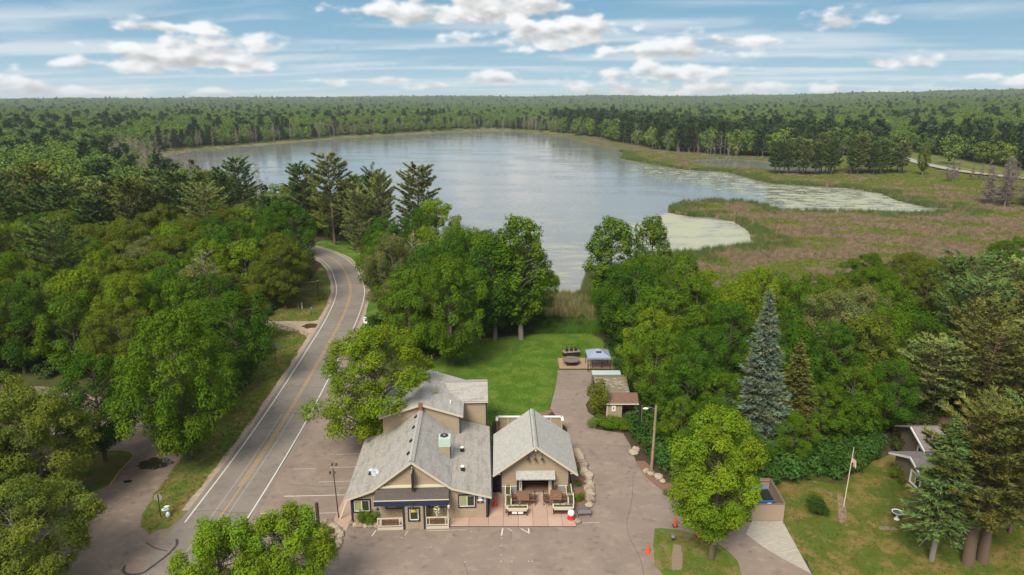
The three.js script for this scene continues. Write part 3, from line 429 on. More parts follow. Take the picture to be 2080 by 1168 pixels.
T('locust', GREEN.fresh, -58.5, -99, 15.4, 5.8, 'feathery light green tree rising out of the wood', undefined, greyBark, 'locust_tree');
T('hero', GREEN.deep, -49.5, -148, 19.5, 8.6, 'huge dark green maple inside the bend of the road', undefined, bark, 'maple_tree');
T('dec', GREEN.deep, -56, -141, 16.5, 6.6, 'dark green maple beside the power line behind the mailbox', undefined, bark, 'maple_tree');
// between road and lawn
T('hero', GREEN.mid, -9.2, -100.5, 17.8, 7.2, 'broad dark maple at the corner of the lawn', undefined, bark, 'maple_tree');
T('cotton', GREEN.mid, 1.6, -112.5, 22, 5.8, 'tall slender tree with a bare trunk at the end of the lawn', undefined, greyBark);
T('cotton', GREEN.deep, -2.9, -112.5, 18.6, 5.4, 'slender tree with a pale straight trunk at the lawn edge', undefined, greyBark);
T('locust', GREEN.pale, -21.4, -119, 17.5, 5.4, 'grey green tree beside the white road sign', undefined, greyBark);
T('dec', GREEN.fresh, -18.2, -156, 20, 7.4, 'light green tree near the lake shore beneath the tallest pine', undefined);
T('dec', GREEN.fresh, -8.5, -134, 18.4, 6.6, 'yellow green tree between the maples and the lake', undefined);
for (const [x, z, h, q] of [[-14, -113, 15, 'deep'], [-16, -104, 13, 'mid'], [-15.5, -128, 15, 'fresh'], [-4.5, -121, 15.5, 'mid'], [-24.5, -131, 13.5, 'mid'], [-27.5, -146, 14, 'deep'], [-12, -146, 15, 'mid'], [-22, -152, 15, 'deep'], [-2, -128, 14, 'deep'], [3.2, -121, 13, 'mid'], [-5, -143, 15, 'deep'], [1.5, -136, 13, 'mid'], [-9.5, -122, 15.5, 'deep']]) T('dec', GREEN[q], x, z, h * 1.15, 6.1, `${{ deep: 'dark green', fresh: 'light green', mid: 'mid green' }[q]} leafy tree in the clump between road bend and lawn`, 'trees between the road bend and the lawn');
T('dead', deadWood, -17.5, -121, 17, 5.5, 'bare grey tree sticking out of the clump beside the lawn', undefined, deadWood, 'dead_tree');
T('dead', deadWood, 2.4, -132, 18.5, 2.6, 'bare grey treetop behind the tall slender tree', undefined, deadWood, 'dead_tree');
for (const [x, z, h, rad, q, l] of [[-26.3, -186, 25.5, 6.2, 'brownPine', 'tallest white pine, standing alone against the lake'], [-33, -170, 22.5, 3.6, 'lightPine', 'thin pale pine beside the tallest pine'], [-35, -176, 23, 5, 'dark', 'dark dense pine behind the road bend'], [-50.5, -193, 24.8, 6.6, 'brownPine', 'broad topped white pine against the lake beyond the road bend'], [-36.4, -163.5, 19, 4.2, 'lightPine', 'light green pine at the outer edge of the road bend'], [-82, -210, 23, 6, 'pine', 'broad white pine rising over the wood in front of the lake']]) T('pine', NEEDLE[q], x, z, h, rad, l, undefined, redBark, 'pine_tree', 'pine tree');
// right of the lawn
for (const [x, z, h, rad, l] of [[20.8, -139, 20.5, 6.2, 'airy cottonwood at the water edge, the wider of two'], [29.3, -141, 20.5, 5.2, 'airy cottonwood at the water edge, the narrower of two']]) T('cotton', GREEN.mid, x, z, h, rad, l, undefined, greyBark, 'cottonwood_tree');
for (const [x, z, h, rad, q] of [[19.5, -104, 15.6, 6, 'deep'], [26.4, -108, 17, 6, 'mid'], [17.8, -113, 13.5, 5, 'deep'], [21.5, -95.5, 14.5, 5.6, 'mid'], [28, -99, 15, 5.4, 'mid'], [24, -119, 14.5, 5, 'mid'], [33, -112, 13, 4.8, 'fresh'], [32, -128, 11, 4, 'mid'], [24.5, -129, 10.5, 4.4, 'deep']]) T('dec', GREEN[q], x, z, h, rad, `${{ deep: 'dark green', fresh: 'light green', mid: 'mid green' }[q]} leafy tree in the grove between gazebo and marsh`, 'trees between gazebo and marsh');
for (const [x, z, h, rad, q] of [[18.7, -84.5, 11.5, 4.8, 'mid'], [21.2, -77.5, 11.2, 4.6, 'deep'], [19.4, -90.5, 12.5, 4.6, 'fresh'], [24.2, -84, 12, 4.6, 'deep'], [22.5, -70.5, 8, 3.4, 'deep'], [19.6, -72.6, 7.5, 3, 'mid'], [24.8, -74, 9.8, 3.8, 'mid'], [25, -67, 6.4, 2.8, 'deep']]) T('dec', GREEN[q], x, z, h, rad, 'dense green tree behind the sheds and utility poles', 'trees behind the sheds');
for (const [x, z, h, rad, q] of [[30.5, -92, 13.5, 4.6, 'deep'], [33.5, -98, 14.6, 5, 'fresh'], [38.3, -102, 15.8, 5.2, 'fresh'], [42.5, -99, 15, 5.2, 'mid'], [44.5, -91, 15.2, 5.6, 'pale'], [38, -90, 13.5, 5, 'deep'], [36.5, -82, 12.5, 4.6, 'deep'], [41.5, -83, 13, 5, 'deep'], [46, -84, 13.6, 5.8, 'olive'], [50.5, -89, 13.5, 5.4, 'mid'], [52, -97, 14, 5.4, 'pale'], [47.5, -104, 14, 5, 'mid'], [56, -90, 12.5, 5, 'deep'], [39, -110, 13, 5, 'fresh'], [45, -113, 12, 5, 'mid'], [59, -104, 13, 5.4, 'mid'], [54, -112, 12, 5, 'olive'], [31.8, -80, 11.5, 4.4, 'mid'], [36.6, -73.5, 8.5, 3.4, 'mid'], [40.6, -75.5, 10, 4, 'mid'], [31.5, -70.2, 6.5, 2.8, 'mid'], [45.5, -77, 10.5, 4.2, 'deep']]) T('dec', GREEN[q], x, z, h, rad, `${{ deep: 'dark green', fresh: 'light green', mid: 'mid green', pale: 'pale', olive: 'olive green' }[q]} leafy tree in the wood between blue spruce and marsh`, 'trees in the wood beyond the blue spruce');
for (const [x, z, h, rad, q] of [[70.7, -133, 14, 5.6, 'mid'], [78.5, -133, 14.2, 5.6, 'olive'], [83.5, -126, 13.6, 5.6, 'olive'], [90, -121, 17, 6.4, 'mid'], [76, -121, 12.5, 5.4, 'olive'], [66, -120, 11.5, 5, 'mid'], [97, -128, 14, 6, 'olive'], [100, -110, 15, 6, 'mid'], [62, -128, 9, 4, 'fresh']]) T('locust', GREEN[q], x, z, h, rad, `${{ olive: 'olive', mid: 'mid green', fresh: 'light green' }[q]} spreading tree standing along the edge of the marsh`, 'trees along the marsh edge', greyBark);
for (const [x, z, h, rad, q] of [[62, -86, 14, 5.2, 'olive'], [66, -95, 15, 5.4, 'pine'], [58.5, -79, 13.5, 5, 'olive'], [67, -80, 13.5, 5.2, 'lightPine'], [74, -90, 15, 5.4, 'olive'], [53.5, -80.5, 11, 4.8, 'lightPine'], [72, -104, 16, 5.4, 'pine'], [84, -98, 16, 5.6, 'olive'], [63, -71, 13, 5, 'olive'], [71, -72, 14, 5, 'pine'], [80, -108, 15, 5.4, 'lightPine']]) T('lowpine', NEEDLE[q], x, z, h, rad, `${{ olive: 'olive', pine: 'dark green', lightPine: 'light green' }[q]} spreading pine in the grove behind the house`, 'pines behind the house', redBark, 'pine_tree', 'pine tree');
for (const [x, z, l] of [[40.7, -52.9, 'thick trunked pine in front of the house, one of a pair'], [42.2, -53.2, 'thick trunked pine in front of the house, one of a pair']]) { const o = T('lowpine', NEEDLE.olive, x, z, 14.6, 4.3, l, 'pair of pines in front of the house', redBark, 'pine_tree', 'pine tree'); part('lower_trunk', merge(bent([0, -0.1, 0], [0, 6.2, 0], 0.52, 0.36, 0.02, rngOf(3), 4, 12)), redBark, o); }
T('lowpine', NEEDLE.lightPine, 51, -56, 12.5, 4.2, 'pine spreading over the roof of the house', undefined, redBark, 'pine_tree', 'pine tree');
T('lowpine', NEEDLE.lightPine, 51.5, -61.2, 11, 3.6, 'light green pine against the front wall of the house', undefined, redBark, 'pine_tree', 'pine tree');
T('lowpine', NEEDLE.pine, 47.6, -57.4, 13, 4, 'bushy pine before the front window of the house', undefined, redBark, 'pine_tree', 'pine tree');
T('spruce', NEEDLE.pine, 44.3, -59.9, 12, 3.1, 'dark spruce close against the corner of the house', undefined, bark, 'spruce_tree', 'spruce tree');
T('dead', mauveWood, 36, -131, 12, 4.5, 'bare purplish bush at the marsh edge behind the grove', undefined, mauveWood, 'dead_tree');
T('dead', deadWood, 39.5, -128, 10, 3.6, 'bare grey bush at the marsh edge behind the grove', undefined, deadWood, 'dead_tree');
T('dead', deadWood, 47.8, -78.5, 8.5, 3, 'tangle of bare branches beneath the olive trees', undefined, deadWood, 'dead_tree');
// ---------------------------------------------------------------- the wood across the road
{
  const r = rngOf(909), qs = ['mid', 'olive', 'deep', 'fresh', 'pale', 'olive', 'olive'], hue = { mid: 'mid green', olive: 'olive green', deep: 'dark green', fresh: 'light green', pale: 'pale grey green' };
  const where = (x, z) => (z > -104 ? 'beside the dusty lot' : roadDistance(x, z) < 24 ? 'near the road edge' : z < -196 ? 'on the lake side of the wood' : x < -110 ? 'deep in the wood' : 'in the middle of the wood');
  const spots = [];
  for (let z = -58; z > -262; z -= 6.6) for (let x = -46; x > -215; x -= 6.9) spots.push([x + (r() - 0.5) * 4.4, z + (r() - 0.5) * 4.4]);
  const free = ([x, z]) => x > 0.86 * z - 14 && placed.every(([a, b, q]) => Math.hypot(a - x, b - z) > q * 0.55 + 2.6) && roadDistance(x, z) > 9.5 && height(x, z) > -2.9 && !inside(SIDE, x, z) && edgeDistance(SIDE, x, z) > 3 && z < -60 && !(z < -114 && z > -126 && x > -62);
  let n = 0;
  for (const [x, z] of spots.filter(free)) {
    const far = smooth(-130, -200, z), pineHere = r() < 0.06 + 0.3 * far;
    if (r() < 0.035) { T('dead', deadWood, x, z, 13 + 4 * r(), 4.2, 'bare pale grey tree standing in the wood across the road', 'dead trees in the wood', deadWood, 'dead_tree'); continue; }
    if (pineHere) T(z < -165 ? 'midpine' : 'pine', NEEDLE[['pine', 'brownPine', 'lightPine', 'pine'][n++ % 4]], x, z, 16 + 6 * r(), 4.4 + r(), `${['mid green', 'brownish', 'light green', 'mid green'][(n - 1) % 4]} white pine ${where(x, z)} across the road`, 'pines in the wood by the lake', redBark, 'pine_tree', 'pine tree');
    else { const q = qs[Math.floor(r() * 7)]; T(q === 'olive' || q === 'pale' ? (r() < 0.5 ? 'locust' : 'dec') : 'dec', GREEN[q], x, z, 12 + 3.6 * r(), 5 + 1.2 * r(), `${hue[q]} leafy tree ${where(x, z)} across the road`, 'trees in the dense wood'); }
  }
}
// dead tree standing in the wood, seen between the dark maple and the feathery trees
T('dead', deadWood, -54, -118, 15, 5.4, 'pale dead tree with bare crown beside the dark maple', undefined, deadWood, 'dead_tree');
// ---------------------------------------------------------------- pines on the point in the marsh, dead tamaracks
{
  const r = rngOf(303);
  for (let i = 0; i < 34; i++) { const t = i / 33, x = lerp(156, 236, t) + (r() - 0.5) * 6, z = -402 - 22 * r() - 6 * Math.sin(t * 3); T('midpine', NEEDLE[['pine', 'dark', 'pine', 'lightPine'][i % 4]], x, z, 17 + 7 * r() * (0.5 + Math.sin(t * 3.1) * 0.6), 3.6 + 1.2 * r(), `${['mid green', 'dark green', 'mid green', 'light green'][i % 4]} pine in the stand on the marsh point`, 'pines on the marsh point', bark, 'pine_tree', 'pine tree'); }
  T('cotton', GREEN.olive, 241, -408, 18, 4, 'light green tree at the end of the pine stand', undefined, greyBark);
  for (const [x, z, h] of [[201, -291, 17], [206, -287, 20], [210, -290, 19], [213, -284, 21], [217, -288, 20], [205, -295, 16], [221, -292, 19], [226, -288, 20], [231, -296, 19], [238, -300, 18], [203, -283, 15], [211, -297, 20], [219, -281, 17], [224, -299, 21], [229, -284, 18], [235, -290, 20]]) T('tamarack', mauveWood, x, z, h, 4.2, 'bare purplish dead tree at the far edge of the marsh', 'dead trees at the marsh edge', mauveWood, 'dead_tree');
  for (let i = 0; i < 12; i++) T('tamarack', mauveWood, 232 + 4.5 * i + 4 * r(), -372 - 14 * r(), 9 + 4 * r(), 2.4, 'small bare tree beside the distant road', 'bare trees beside the distant road', mauveWood, 'dead_tree');
  for (let i = 0; i < 10; i++) T('tamarack', deadWood, 104 + 6 * i + 5 * r(), -478 - 30 * r(), 10 + 5 * r(), 1.6, 'dead snag in the wet meadow before the far forest', 'dead snags in the meadow', deadWood, 'dead_tree');
  T('tamarack', mauveWood, 152, -192, 7, 0.8, 'lone dead stick in the reed marsh', undefined, mauveWood, 'dead_tree');
}
// ---------------------------------------------------------------- the far forest: far too many to count
{
  const r = rngOf(606), lowLeaf = range(4, (i) => broadleaf({ seed: 711 + i, H: 15, R: 6, base: 1.5, clumps: 26, leaves: 1000, size: 1.0, clumpR: 0.4, narrow: 0.8, low: 0.5, squash: 0.85 })), lowPine = range(2, (i) => conifer({ seed: 731 + i, H: 19, R: 3.8, start: 0.16, whorls: 14, per: 5, tuft: 1.25, wide: 0.75, density: 0.42, gap: 0.12, rise: 0.2 })), lowDead = bareTree({ seed: 741, H: 14, R: 2.6, dense: 34, up: 0.1, fine: 5, thick: 0.13 });
  const cells = { leaf: [[], [], [], []], pine: [[], []], dead: [] };
  const add = (x, z, s, kind) => {
    const y = height(x, z), c = new THREE.Color(), m = new THREE.Matrix4().compose(new THREE.Vector3(x, y - 0.4, z), new THREE.Quaternion().setFromAxisAngle(new THREE.Vector3(0, 1, 0), r() * 6.283), new THREE.Vector3(s * (0.9 + 0.3 * r()), s * (z < -1300 ? 0.95 + 0.14 * r() : 0.85 + 0.35 * r()), s * (0.9 + 0.3 * r())));
    if (kind === 'dead') { cells.dead.push([m, c.setRGB(0.25 + 0.06 * r(), 0.205, 0.185)]); return; }
    const f = 0.6 + 0.2 * r();
    if (kind === 'pine') cells.pine[Math.floor(r() * 2)].push([m, c.setRGB(0.085 * f, 0.135 * f, 0.045 * f)]);
    else { const w = r(), yv = 0.5 + 0.5 * fbm(x / 70, z / 70, 2); c.setRGB(lerp(0.09, 0.25, w * 0.55 + yv * 0.35) * f, lerp(0.19, 0.31, w * 0.55 + yv * 0.35) * f, 0.042 * f); cells.leaf[Math.floor(r() * 4)].push([m, c]); }
  };
  const wedge = 0.74;
  for (let rad = 215; rad < 6200;) {
    const gap = rad < 1300 ? 6.2 : 6.2 + (rad - 1300) / 330, n = Math.round((2 * wedge * rad) / gap);
    for (let i = 0; i < n; i++) {
      const a = -wedge + (2 * wedge * (i + r())) / n, q = rad + gap * (r() - 0.5) * 0.9, x = Math.sin(a) * q, z = -Math.cos(a) * q;
      if (q < 1150) {
        if (x < 0 && z > -262 && x > -215) continue;
        if (x > -60 && x < 60 && z > -900) { if (inside(LAKE, x, z)) continue; }
        if (inside(LAKE, x, z) || inside(POND, x, z) || inMarsh(x, z)) continue;
        const e = edgeDistance(LAKE, x, z); if (e < (z < -500 ? 17 : 9)) continue;
        if (x > 0 && z > -330 && x < 250) continue;
        if (x > 200 && z > -620 && Math.min(...FARROAD.map(([u, v]) => Math.hypot(u - x, v - z))) < 24) continue;
        if (x > 150 && edgeDistance(FARROAD, x, z) < 12) continue;
        const m = Math.min(e, edgeDistance(MARSH, x, z));
        if (m < 30 && r() < (x > 60 ? 0.4 : 0.5)) { add(x, z, 0.75 + 0.6 * r(), 'dead'); continue; }
        if (m < 90 && x > 60) { add(x, z, 0.95 + 0.35 * r(), r() < 0.5 ? 'pine' : 'leaf'); continue; }
        if (m < 45) { add(x, z, 0.5 + 0.4 * r(), r() < 0.3 ? 'pine' : 'leaf'); continue; }
      }
      if (inside([[-70, -1060], [-10, -1080], [40, -1160], [10, -1200], [-60, -1120]], x, z)) continue;
      add(x, z, (0.68 + 0.42 * r()) * (rad < 1300 ? 1 : 1 + (rad - 1300) / 7000), r() < (rad > 1300 ? 0.02 : 0.05 + 0.1 * noise(x / 160, z / 160)) ? 'pine' : 'leaf');
    }
    rad += gap;
  }
  const put = (o, name, g, m, list) => { const im = shadowed(new THREE.InstancedMesh(g, m, list.length)); im.name = name; list.forEach(([mm, c], i) => { im.setMatrixAt(i, mm); im.setColorAt(i, c); }); o.add(im); };
  const leafM = leafMat([1, 1, 1]), plain = dull([1, 1, 1], { vertexColors: true }), wood = mat([1, 1, 1], 1);
  const group = (name, label) => { const o = new THREE.Group(); o.name = name; scene.add(o); return tag(o, label, undefined, undefined, 'stuff'); };
  const f1 = group('far_forest', 'broad-leaved forest stretching round the lake to the far hills'); cells.leaf.forEach((l, i) => put(f1, 'foliage', lowLeaf[i].crown, plain, l));
  const f2 = group('far_pine_forest', 'dark conifers scattered through the far forest'); cells.pine.forEach((l, i) => { put(f2, 'foliage', lowPine[i].crown, plain, l); put(f2, 'trunks', lowPine[i].trunk, wood, l.filter(([m]) => Math.hypot(m.elements[12], m.elements[14]) < 900).map(([m]) => [m, new THREE.Color().setRGB(0.15, 0.12, 0.1)])); });
  const f3 = group('far_dead_trees', 'bare purplish dead trees standing along the far shore'); put(f3, 'trunks', merge(lowDead.trunk, lowDead.crown), wood, cells.dead);
}
// ---------------------------------------------------------------- building materials
function shingles(base, metres, streak, seed, px = 1024) {
  return texture(px, px, (u, v, o) => {
    const x = u * metres, y = v * metres, row = Math.floor(y / 0.145), fy = y / 0.145 - row, tab = Math.floor(x / 0.24 + (row % 2) * 0.5 + 0.3 * noise(row * 3.1, 2)), fx = x / 0.24 + (row % 2) * 0.5 + 0.3 * noise(row * 3.1, 2) - tab;
    let f = 1 + 0.16 * noiseB(tab * 7.3, row * 5.1) + 0.1 * noise(x * 21, y * 21); if (fy < 0.16) f *= 0.72; if (fx < 0.1) f *= 0.86;
    const st = streak * smooth(-0.1, 0.75, fbm(x / 4.2 + seed, y / 1.1, 5) + 0.2 * noise(x * 3.4, y * 0.4));
    for (let i = 0; i < 3; i++) o[i] = S(base[i] * f * (1 - 0.24 * st));
  }, [metres, metres]);
}
const bump = (fn, metres, px = 128) => texture(px, px, (u, v, o) => { o[0] = o[1] = o[2] = fn(u * metres[0], v * metres[1]); }, metres, false);
const boardBump = bump((x) => ((x / 0.2) % 1 < 0.14 ? 0 : 1), [1.6, 1.6]), lapBump = bump((x, y) => (y / 0.16) % 1, [1.6, 1.6]), deckBump = bump((x) => ((x / 0.14) % 1 < 0.12 ? 0 : 1), [1.4, 1.4]), corrBump = bump((x) => 0.5 + 0.5 * Math.sin((x / 0.09) * 2 * Math.PI), [0.72, 0.72]);
const tan = paint([0.36, 0.275, 0.19], 0.07, 6, 256, 4);
const M = {
  siding: mat([1, 1, 1], 0.85, { map: tan, bumpMap: boardBump, bumpScale: 0.02 }), lap: mat([1, 1, 1], 0.85, { map: tan, bumpMap: lapBump, bumpScale: 0.025 }),
  oldRoof: mat([1, 1, 1], 0.95, { map: shingles([0.36, 0.335, 0.315], 16, 1, 3) }), leanRoof: mat([1, 1, 1], 0.95, { map: shingles([0.345, 0.315, 0.285], 16, 1.15, 31) }), paleRoof: mat([1, 1, 1], 0.95, { map: shingles([0.4, 0.385, 0.36], 12, 0.12, 9) }), brownRoof: mat([1, 1, 1], 0.95, { map: shingles([0.1, 0.078, 0.068], 8, 0.3, 5, 512) }), redRoof: mat([1, 1, 1], 0.95, { map: shingles([0.17, 0.095, 0.07], 6, 0.3, 15, 512) }), purpleRoof: mat([1, 1, 1], 0.95, { map: shingles([0.2, 0.17, 0.17], 10, 0.4, 25, 512) }), mossRoof: mat([1, 1, 1], 1, { map: shingles([0.2, 0.165, 0.12], 5, 1, 45, 512) }),
  trim: mat([0.52, 0.45, 0.36], 0.8), cream: mat([0.6, 0.53, 0.42], 0.8), white: mat([0.75, 0.74, 0.7], 0.6), navy: mat([0.018, 0.02, 0.035], 0.7), navyCloth: mat([0.012, 0.024, 0.06], 0.9), black: mat([0.015, 0.015, 0.016], 0.6), wood: mat([1, 1, 1], 0.8, { map: paint([0.2, 0.105, 0.06], 0.25, 9, 128, 1) }), darkWood: mat([1, 1, 1], 0.85, { map: paint([0.075, 0.036, 0.024], 0.3, 9, 128, 1) }), galvanised: mat([0.5, 0.52, 0.53], 0.45, { metalness: 0.6, bumpMap: corrBump, bumpScale: 0.02 }),
  glass: new THREE.MeshPhysicalMaterial({ color: new THREE.Color().setRGB(0.035, 0.04, 0.022), roughness: 0.06, side: THREE.DoubleSide }), blind: new THREE.MeshPhysicalMaterial({ color: new THREE.Color().setRGB(0.3, 0.29, 0.15), roughness: 0.25, side: THREE.DoubleSide }),
  mint: mat([0.42, 0.53, 0.47], 0.5), brick: mat([0.22, 0.085, 0.055], 0.9), steel: mat([0.3, 0.3, 0.3], 0.5, { metalness: 0.5 }), deck: mat([1, 1, 1], 0.9, { map: paint([0.36, 0.24, 0.16], 0.2, 7, 128, 2), bumpMap: deckBump, bumpScale: 0.02 }), pavers: mat([1, 1, 1], 0.95, { map: paint([0.42, 0.27, 0.2], 0.09, 6, 256, 5) }), floor: mat([0.22, 0.13, 0.085], 0.9), green: mat([0.06, 0.13, 0.02], 0.9), soil: mat([0.06, 0.045, 0.03], 1), orange: mat([0.75, 0.07, 0.02], 0.6), blue: mat([0.03, 0.12, 0.33], 0.5), stone: mat([1, 1, 1], 0.95, { map: paint([0.36, 0.29, 0.22], 0.25, 8, 128, 1.2) }), pebble: mat([1, 1, 1], 0.95, { map: paint([0.27, 0.2, 0.155], 0.25, 8, 128, 1.2) }),
};
// framed window in the x-y plane facing +z, centred at x, y, on the wall at z
function windowPart(parent, x, y, z, w, h, { frame = M.navy, sash = M.white, panes = 2, left = M.blind, right = M.glass, turn = 0 } = {}) {
  const o = new THREE.Group(); o.name = 'window'; parent.add(o); o.position.set(x, y, z); o.rotation.y = turn;
  const f = 0.13; part('frame', merge(box(w, f, 0.1, 0, h / 2 - f / 2, 0.05), box(w, f, 0.1, 0, -h / 2 + f / 2, 0.05), box(f, h - 2 * f, 0.1, -w / 2 + f / 2, 0, 0.05), box(f, h - 2 * f, 0.1, w / 2 - f / 2, 0, 0.05)), frame, o);
  const a = w - 2 * f, b = h - 2 * f, s = 0.055; part('sash', merge(box(a, s, 0.07, 0, b / 2 - s / 2, 0.035), box(a, s, 0.07, 0, -b / 2 + s / 2, 0.035), box(s, b - 2 * s, 0.07, -a / 2 + s / 2, 0, 0.035), box(s, b - 2 * s, 0.07, a / 2 - s / 2, 0, 0.035), ...(panes > 1 ? [box(s, b - 2 * s, 0.07, 0, 0, 0.035)] : [])), sash, o);
  if (panes > 1) { part('pane', box(a / 2 - 1.5 * s, b - 2 * s, 0.02, -a / 4 + s / 4, 0, 0.02), left, o); part('pane', box(a / 2 - 1.5 * s, b - 2 * s, 0.02, a / 4 - s / 4, 0, 0.02), right, o); } else part('pane', box(a - 2 * s, b - 2 * s, 0.02, 0, 0, 0.02), right, o);
  return o;
}
const lampGeo = () => merge(cyl(0.03, 0.03, 0.12, 0, 0.36, 0.02, 8, Math.PI / 2), rod([0, 0.36, 0.05], [0, 0.42, 0.3], 0.022), rod([0, 0.42, 0.3], [0, 0.2, 0.42], 0.022), clean(new THREE.ConeGeometry(0.19, 0.2, 14, 1, true).translate(0, 0.1, 0.42)), ball(0.08, 0, 0.18, 0.42));
// ---------------------------------------------------------------- the tan restaurant building
{
  const b = thing('restaurant_building', 'tan board building with grey shingle gable roof and navy awning', 'building', [-9.35, 0, -59.5], 0.045);
  const X = 0.05; // local x of the ridge line is about -0.3
  part('wall', prism([[-6.35, 0], [-6.35, 2.75], [-3.75, 3.68], [-0.3, 6.42], [3.15, 3.68], [6.95, 2.7], [6.95, 0]], 10.9, -10.9), M.siding, b);
  part('wall', box(3.9, 2.62, 3.5, 4.95, 1.31, -12.66), M.lap, b);
  const rl = 6.72, f = 0.45;
  part('roof_slope', slab([-4.02, 3.86, f], [-4.02, 3.86, -11], [-0.3, rl, -11], [-0.3, rl, f], 0.13), M.oldRoof, b);
  part('roof_slope', slab([3.42, 3.86, f], [3.42, 3.86, -11], [-0.3, rl, -11], [-0.3, rl, f], 0.13), M.oldRoof, b);
  part('roof_slope', slab([-6.85, 2.78, f], [-6.85, 2.78, -12], [-3.98, 3.84, -12], [-3.98, 3.84, f], 0.12), M.leanRoof, b);
  part('roof_slope', slab([7.35, 2.74, f + 0.02], [7.35, 2.74, -14.4], [3.38, 3.84, -14.4], [3.38, 3.84, f + 0.02], 0.12), M.leanRoof, b);
  part('ridge_cap', merge(box(0.3, 0.05, 11.4, -0.44, rl + 0.0, -5.28, 0, 0, 0.62), box(0.3, 0.05, 11.4, -0.16, rl + 0.0, -5.28, 0, 0, -0.62)), M.paleRoof, b);
  const rake = (x1, y1, x2, y2) => part('rake_trim', merge(box(Math.hypot(x2 - x1, y2 - y1), 0.2, 0.06, (x1 + x2) / 2, (y1 + y2) / 2 - 0.16, f + 0.035, 0, 0, Math.atan2(y2 - y1, x2 - x1))), M.trim, b);
  rake(-4.02, 3.86, -0.3, rl); rake(3.42, 3.86, -0.3, rl); rake(-6.85, 2.78, -4.0, 3.82); rake(7.35, 2.74, 3.42, 3.82);
  part('ledge', box(7, 0.16, 0.3, -0.3, 3.86, 0.16), M.cream, b);
  part('gutter', box(0.12, 0.12, 14.6, 7.42, 2.66, -7), M.navy, b);
  for (const x of [-6.28, 6.9]) part('corner_board', box(0.18, 2.65, 0.06, x, 1.325, 0.035), M.navy, b);
  // awning: shingled skirt with a navy valance
  part('awning_roof', slab([-3.85, 3.32, 1.65], [3.25, 3.32, 1.65], [3.2, 3.78, 0.03], [-3.8, 3.78, 0.03], 0.1), M.brownRoof, b);
  part('awning_trim', box(7.14, 0.08, 0.05, -0.3, 3.27, 1.68), M.cream, b);
  part('awning_valance', merge(box(7.1, 0.52, 0.03, -0.3, 2.96, 1.66), box(0.03, 0.5, 1.55, -3.84, 2.97, 0.86), box(0.03, 0.5, 1.55, 3.24, 2.97, 0.86)), M.navyCloth, b);
  for (const x of [-3.45, -0.15, 2.95]) part('gooseneck_lamp', lampGeo().translate(x, 2.62, 1.66), M.black, b);
  // vestibule with the front door
  part('vestibule_wall', merge(box(1.75, 3.1, 1.5, -0.1, 1.55, 0.76)), M.siding, b);
  for (const x of [-1.08, 0.88]) part('vestibule_post', box(0.2, 3.0, 0.3, x, 1.5, 1.4), M.navy, b);
  { const d = new THREE.Group(); d.name = 'door'; b.add(d); d.position.set(-0.1, 0, 1.52);
    part('door_frame', merge(box(1.16, 0.15, 0.09, 0, 2.36, 0.04), box(1.16, 0.15, 0.09, 0, 0.98, 0.04), box(0.15, 1.24, 0.09, -0.5, 1.67, 0.04), box(0.15, 1.24, 0.09, 0.5, 1.67, 0.04)), M.navy, d);
    part('sash', merge(box(0.84, 0.08, 0.06, 0, 1.1, 0.03), box(0.07, 1.22, 0.06, -0.39, 1.67, 0.03), box(0.07, 1.22, 0.06, 0.39, 1.67, 0.03)), M.white, d);
    part('pane', box(0.7, 1.16, 0.02, 0, 1.72, 0.02), M.glass, d);
    part('notice', box(0.56, 0.3, 0.01, 0, 2.05, 0.045), mat([0.62, 0.46, 0.02], 0.7), d);
    part('lower_panel', box(0.8, 0.78, 0.03, 0, 0.5, 0.015), M.lap, d); }
  // porch decks, railings with carved panels
  for (const [x0, x1] of [[-3.65, -1.2], [1.0, 3.2]]) {
    const w = x1 - x0, c = (x0 + x1) / 2; part('porch_deck', box(w, 0.22, 1.5, c, 0.11, 0.78), M.trim, b);
    part('railing', merge(box(w, 0.1, 0.12, c, 1.22, 1.45), box(w, 0.09, 0.1, c, 0.42, 1.45), box(0.1, 1.0, 0.1, x0 + 0.05, 0.71, 1.45), box(0.1, 1.0, 0.1, x1 - 0.05, 0.71, 1.45), box(0.07, 0.72, 0.07, x0 + 0.32, 0.81, 1.45), box(0.07, 0.72, 0.07, x1 - 0.32, 0.81, 1.45)), M.trim, b);
    const art = [], r = rngOf(5 + x0); for (let i = 0; i < 18; i++) { const px = x0 + 0.42 + (w - 0.84) * (i + 0.5) / 18; art.push(box(0.035, 0.2 + 0.48 * r(), 0.03, px, 0.82 + 0.04 * (r() - 0.5), 1.45, 0, 0, (r() - 0.5) * 0.5)); } art.push(box(w - 0.84, 0.04, 0.02, c, 1.14, 1.45), box(w - 0.84, 0.04, 0.02, c, 0.5, 1.45));
    part('panel_backing', box(w - 0.84, 0.68, 0.025, c, 0.82, 1.42), M.wood, b); part('carved_panel', merge(art), M.darkWood, b);
  }
  part('porch_post', merge(box(0.12, 3, 0.12, 3.14, 1.5, 1.45), box(0.12, 3, 0.12, 0.98, 1.5, 1.45)), M.trim, b);
  windowPart(b, -5.3, 1.78, 0.0, 1.74, 1.46); windowPart(b, 4.95, 2.02, 0.0, 1.74, 1.46); windowPart(b, -2.1, 2.05, 0.0, 1.75, 1.3); windowPart(b, 2.05, 2.05, 0.0, 1.75, 1.3);
  for (const x of [-5.3, 4.95]) part('siding_panel', box(1.5, 0.7, 0.03, x, 0.6, 0.018), M.lap, b);
  // gable lamp, ridge vents, roof vents, projecting sign board
  part('gable_lamp', merge(cyl(0.05, 0.05, 0.14, -0.3, 6.0, 0.1), ball(0.09, -0.3, 5.9, 0.16)), M.cream, b);
